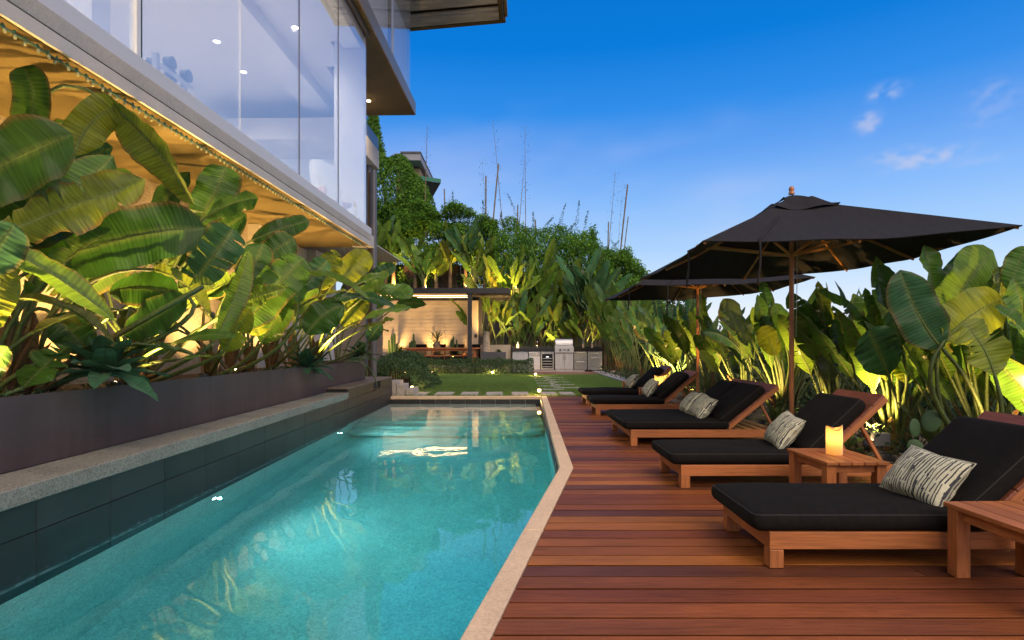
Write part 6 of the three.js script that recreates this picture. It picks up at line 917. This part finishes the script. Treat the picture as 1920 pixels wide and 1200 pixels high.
// leafy bush beside the house, hedges
function bush(name, label, cat, pos, n, seed, inside, tones, size, parts) { const t = thing(name, label, cat, pos); mesh('crown', leafCloud(n, seed, (R) => { const c = inside(R); if (!c) return null; const k = tones[(R() * tones.length) | 0], v = .6 + .8 * R(); return [c, rdir(R).add(new V3(0, .45, .3)), size[0] + size[1] * R(), .34, k.map((q) => q * v)]; }), tinyLeaf, t); if (parts) parts(t); return t; }
const blob = (rx, ry, rz, seed) => (R) => { const d = rdir(R), n = .72 + .5 * vnoise(d.x * 2.3 + 20, d.y * 2.3 + d.z * 1.7 + 20, 256, seed), r = n * (1 - .35 * R() * R()); return new V3(d.x * rx * r, d.y * ry * r, d.z * rz * r); };
bush('leafy_tree', 'big dense bright green bush beside the house corner, in front of the hillside house', 'tree', P(-6.75, 9.2, 33), 24000, 61, (R) => { const f = R(); if (f < .14) { const q = R(); return new V3(-.85 + (R() - .5) * (1.4 - q), 2.0 + q * 2.6 + (R() - .5) * .4, (R() - .5) * 1.0); } return blob(2.35, 2.7, 1.8, 7)(R); }, [[.07, .19, .02], [.10, .24, .025], [.13, .27, .03]], [.06, .06], (t) => mesh('trunk', tube([new V3(-.2, -5.6, 0), new V3(0, -2.5, 0), new V3(-.2, 0, 0), new V3(-.7, 3, 0)], [.16, .04], 8, () => [.12, .09, .06]), stalkMat, t));
const hb_ = (L, h, w, seed) => (R) => { const x = (R() - .5) * L, a = R() * PI, k = .82 + .36 * vnoise(x * 2.2 + 40, a * 2 + 7, 256, seed), s = 1 - .3 * R() * R(); return new V3(x, Math.max(.02, Math.sin(a) * h * k * s), Math.cos(a) * w / 2 * k * s * 1.1); };
const ht = [[.075, .14, .055], [.10, .17, .07], [.055, .105, .04]];
bush('hedge', 'long low clipped hedge in front of the pavilion across the end of the lawn', 'hedge', P(-2.85, -.03, 23.75), 16000, 63, hb_(7.4, .60, 1.0, 3), ht, [.030, .022], (t) => mesh('stem', Array.from({ length: 12 }, (_, i) => cyl(.03, .02, .4, -3 + i * .55, 0, 0, 6)), M.soil, t));
bush('hedge', 'rounded hedge along the left side of the lawn, nearer than the other', 'hedge', P(-2.95, -.03, 16.0), 13000, 65, (R) => { const z = (R() - .5) * 3.3, a = R() * PI, k = .8 + .4 * vnoise(z * 1.6 + 40, a * 2 + 9, 256, 5), s = 1 - .3 * R() * R(), e = Math.sqrt(Math.max(0, 1 - Math.pow(Math.abs(z) / 1.68, 4))); return new V3(Math.cos(a) * .85 * k * s, Math.max(.02, Math.sin(a) * .92 * k * s * (.4 + .6 * e)), z); }, ht, [.028, .022], (t) => mesh('stem', Array.from({ length: 10 }, (_, i) => cyl(.03, .02, .5, 0, 0, -1.35 + i * .3, 6)), M.soil, t));
// planting along the pavilion wall
{
  const R = rng(7), spike = (t, n, len, w, y, tone, lo, hi) => { for (let i = 0; i < n; i++) { const a = R() * 6.3, e = lerp(lo, hi, R()), o = new V3(Math.cos(a) * Math.cos(e), Math.sin(e), Math.sin(a) * Math.cos(e)), L = len * (.8 + .4 * R()), p = new V3(0, y, 0); mesh('leaf', blade({ p0: p.clone(), c: p.clone().add(o.clone().multiplyScalar(L * .55)).add(new V3(0, L * .08, 0)), p1: p.clone().add(o.clone().multiplyScalar(L)).add(new V3(0, -L * .12, 0)), n: new V3(.1, 1, .1), w, fold: .3, seed: 400 + i, tone, brown: 0, seg: 4, M_: 1, tipRound: .3, rib: tone }), leafMat, t); } };
  const y1 = thing('yucca', 'yucca with a stout pale trunk and spiky head in front of the pavilion wall', 'yucca', P(-3.29, .55, 26.45)); mesh('trunk', tube([new V3(), new V3(.02, .4, 0), new V3(0, .75, 0)], [.15, .13], 12, () => [.42, .32, .2]), stalkMat, y1); spike(y1, 60, .55, .016, .75, [.10, .14, .06], -.5, 1.4);
  const y2 = thing('yucca', 'yucca with a thick white lit trunk right of the pavilion', 'yucca', P(-1.08, .85, 25.3)); mesh('trunk', tube([new V3(), new V3(0, .4, 0), new V3(.02, .85, 0)], [.17, .12], 12, () => [.5, .42, .32]), stalkMat, y2); spike(y2, 46, .5, .016, .85, [.12, .15, .05], -.3, 1.2);
  const cact = (label, x, d, n, h, r) => { const t = thing('column_cactus', label, 'cactus', P(x, .55, d)); for (let i = 0; i < n; i++) { const a = R() * 6.3, q = Math.sqrt(R()) * r, hh = h * (1 - q / r * .45) * (.8 + .3 * R()); mesh('column', tube([new V3(Math.cos(a) * q, 0, Math.sin(a) * q), new V3(Math.cos(a) * q, hh * .5, Math.sin(a) * q), new V3(Math.cos(a) * q, hh * .93, Math.sin(a) * q), new V3(Math.cos(a) * q, hh, Math.sin(a) * q)], (u) => u > .99 ? .008 : u > .6 ? .042 : .05, 7, (u) => [.06 + .02 * R(), .13 + .03 * R(), .035]), stalkMat, t); } return t; };
  cact('clump of column cacti left of the yucca at the pavilion wall', -4.35, 26.4, 7, 1.15, .13); cact('broad clump of column cacti right of the yucca at the pavilion wall', -2.55, 26.4, 16, 1.05, .26); cact('thin tall cactus stems at the left end of the pavilion wall', -5.25, 26.3, 8, 1.25, .35);
  agave('arching strap leaved plant at the left of the pavilion wall', P(-4.85, .75, 26.2), .55, 40, 97, [.08, .14, .03], .4, .05, null, 'strap_leaved_plant');
  agave('small green succulent in the dark trough planter', P(-.55, .82, 24.85), .2, 24, 98, [.07, .14, .03], .2, .18, null, 'trough_succulent');
  const gb = 'warm spotlights at the end of the garden';
  uplight('spotlight at the foot of the yucca lighting the pavilion wall', P(-3.5, .62, 26.55), P(-3.7, 2.6, 26.75), 20, { group: gb, angle: .7 }); uplight('spotlight right of the yucca foot on the pavilion wall', P(-3.08, .62, 26.55), P(-2.95, 2.6, 26.8), 16, { group: gb, angle: .6 });
  uplight('spotlight under the broad cactus clump', P(-2.55, .58, 26.1), P(-2.55, 1.6, 26.5), 14, { group: gb, angle: .8 }); uplight('spotlight at the right part of the pavilion wall', P(-2.1, .62, 26.5), P(-1.95, 2.6, 26.75), 20, { group: gb, angle: .6 });
  uplight('spotlight at the left end of the pavilion wall', P(-5.0, .6, 26.5), P(-5.0, 2.6, 26.8), 22, { group: gb, angle: .8 }); uplight('spotlight beside the far steel column left of the pavilion', P(-5.6, .4, 25.8), P(-5.4, 2, 26.5), 16, { group: gb, angle: .9 });
  uplight('spotlight behind the planter wall, left', P(-.85, 1.05, 26.0), P(-1.0, 3.4, 27.2), 55, { group: gb, angle: .8 }); uplight('spotlight behind the planter wall, right', P(-.2, 1.05, 26.0), P(-.1, 3.4, 27.2), 55, { group: gb, angle: .8 });
  uplight('spotlight on an added post, lighting the bright leaves right of the pavilion roof', P(-.45, 3.05, 27.15), P(-.25, 4.9, 28.4), 80, { group: gb, angle: .8, k: 40, post: 3.0 });  // tall post added to carry a lamp placed to light these leaves
  for (const [x, l] of [[-6.0, 'left'], [-4.4, 'in the middle'], [-2.3, 'right']]) uplight('spotlight on the terrace above the pavilion roof, ' + l, P(x, 4.0, 30.75), P(x, 6.0, 31.3), 55, { group: gb, angle: .9 });
  uplight('spotlight in the thicket behind the outdoor kitchen', P(1.6, 1.08, 26.7), P(1.9, 3.4, 27.9), 20, { group: gb, angle: .9 }); uplight('spotlight in the thicket behind the two lanterns', P(3.5, 1.08, 26.7), P(3.6, 3.2, 27.7), 14, { group: gb, angle: .9 });
}
// ---------- trees on the slope below and beyond ----------
{
  const R = rng(19), make = (label, seed, n, rx, ry, tones) => { const t = thing('slope_tree', label, 'tree', new V3(), 0, 'trees on the slope below the deck'); const lobes = []; for (let i = 0; i < 9; i++) lobes.push([(R() - .5) * rx * 1.3, ry * (.2 + R() * .9), (R() - .5) * rx * 1.3, rx * (.35 + .35 * R())]); mesh('crown', leafCloud(n, seed, (Q) => { const l = lobes[(Q() * 9) | 0], d = rdir(Q), r = l[3] * (.75 + .35 * Q()) * (.7 + .6 * vnoise(d.x * 3 + 30, d.y * 3 + d.z * 2 + 30, 256, seed)), k = tones[(Q() * tones.length) | 0], v = .55 + .9 * Q(); return [new V3(l[0] + d.x * r, l[1] + d.y * r * .8 + 1.2, l[2] + d.z * r), rdir(Q).add(new V3(0, .6, .2)), .07 + .07 * Q(), .5, k.map((c) => c * v)]; }), tinyLeaf, t); mesh('trunk', tube([new V3(0, -1.5, 0), new V3(.1, .6, 0), new V3(0, ry, 0)], [.2, .08], 7, () => [.1, .075, .05]), stalkMat, t); return t; };
  const kinds = [make('broad light green tree on the slope below the deck', 1, 9000, 2.2, 2.0, [[.05, .10, .03], [.07, .13, .035]]), make('round dark green tree on the slope below the deck', 2, 9000, 2.0, 2.2, [[.03, .07, .025], [.045, .09, .03]]), make('olive green tree on the slope below the deck', 3, 8000, 2.3, 1.8, [[.06, .09, .03], [.08, .11, .04]])];
  const spots = []; for (let i = 0; i < 22; i++) { const row = i % 3, x = 9 + row * 5 + R() * 3, d = 4 + (i / 22) * 34 + R() * 2; spots.push([x, d, .8 + R() * .5]); }
  for (let i = 0; i < 34; i++) { const a = .12 + (i % 17) / 17 * .85 + R() * .03, r = (i < 17 ? 55 : 85) + R() * 22; spots.push([Math.sin(a) * r, Math.cos(a) * r, (i < 17 ? 1.7 : 2.4) + R() * .7]); }
  for (let i = 0; i < 8; i++) spots.push([6.5 + R() * 4 + i * .9, 27 + R() * 9 + i, 1.0 + R() * .3]);
  const bands = [[1300, 'left of the far parasol pole'], [1400, 'right of the far parasol pole'], [1500, 'at the nearer parasol pole'], [1600, 'above the candle table'], [1690, 'above the box shaped spotlight'], [1790, 'left of the nearest lounger head'], [1900, 'over the nearest lounger head'], [2080, 'at the right picture edge']], kn = ['broad light green tree', 'round dark green tree', 'olive green tree']; let made = 0;
  spots.forEach(([x, d, s], i) => { const px = 960 + x / d * F, bd = bands.find((q) => px < q[0]); if (!bd) return; const row = d > 45 ? 'on the far ridge' : x < 12 ? 'on the near slope' : x < 17 ? 'halfway down the slope' : 'low on the slope', label = kn[made % 3] + ' ' + row + ', seen ' + bd[1]; const p = P(x, hillBase(x, d) - .6 * s, d); let o; if (made < 3) { o = kinds[made]; o.userData.label = label; } else o = copy(kinds[made % 3], p, 0, label); made++; o.position.copy(p); o.rotation.y = R() * 6.3; o.scale.setScalar(s); });
}
renderer.render(scene, camera);
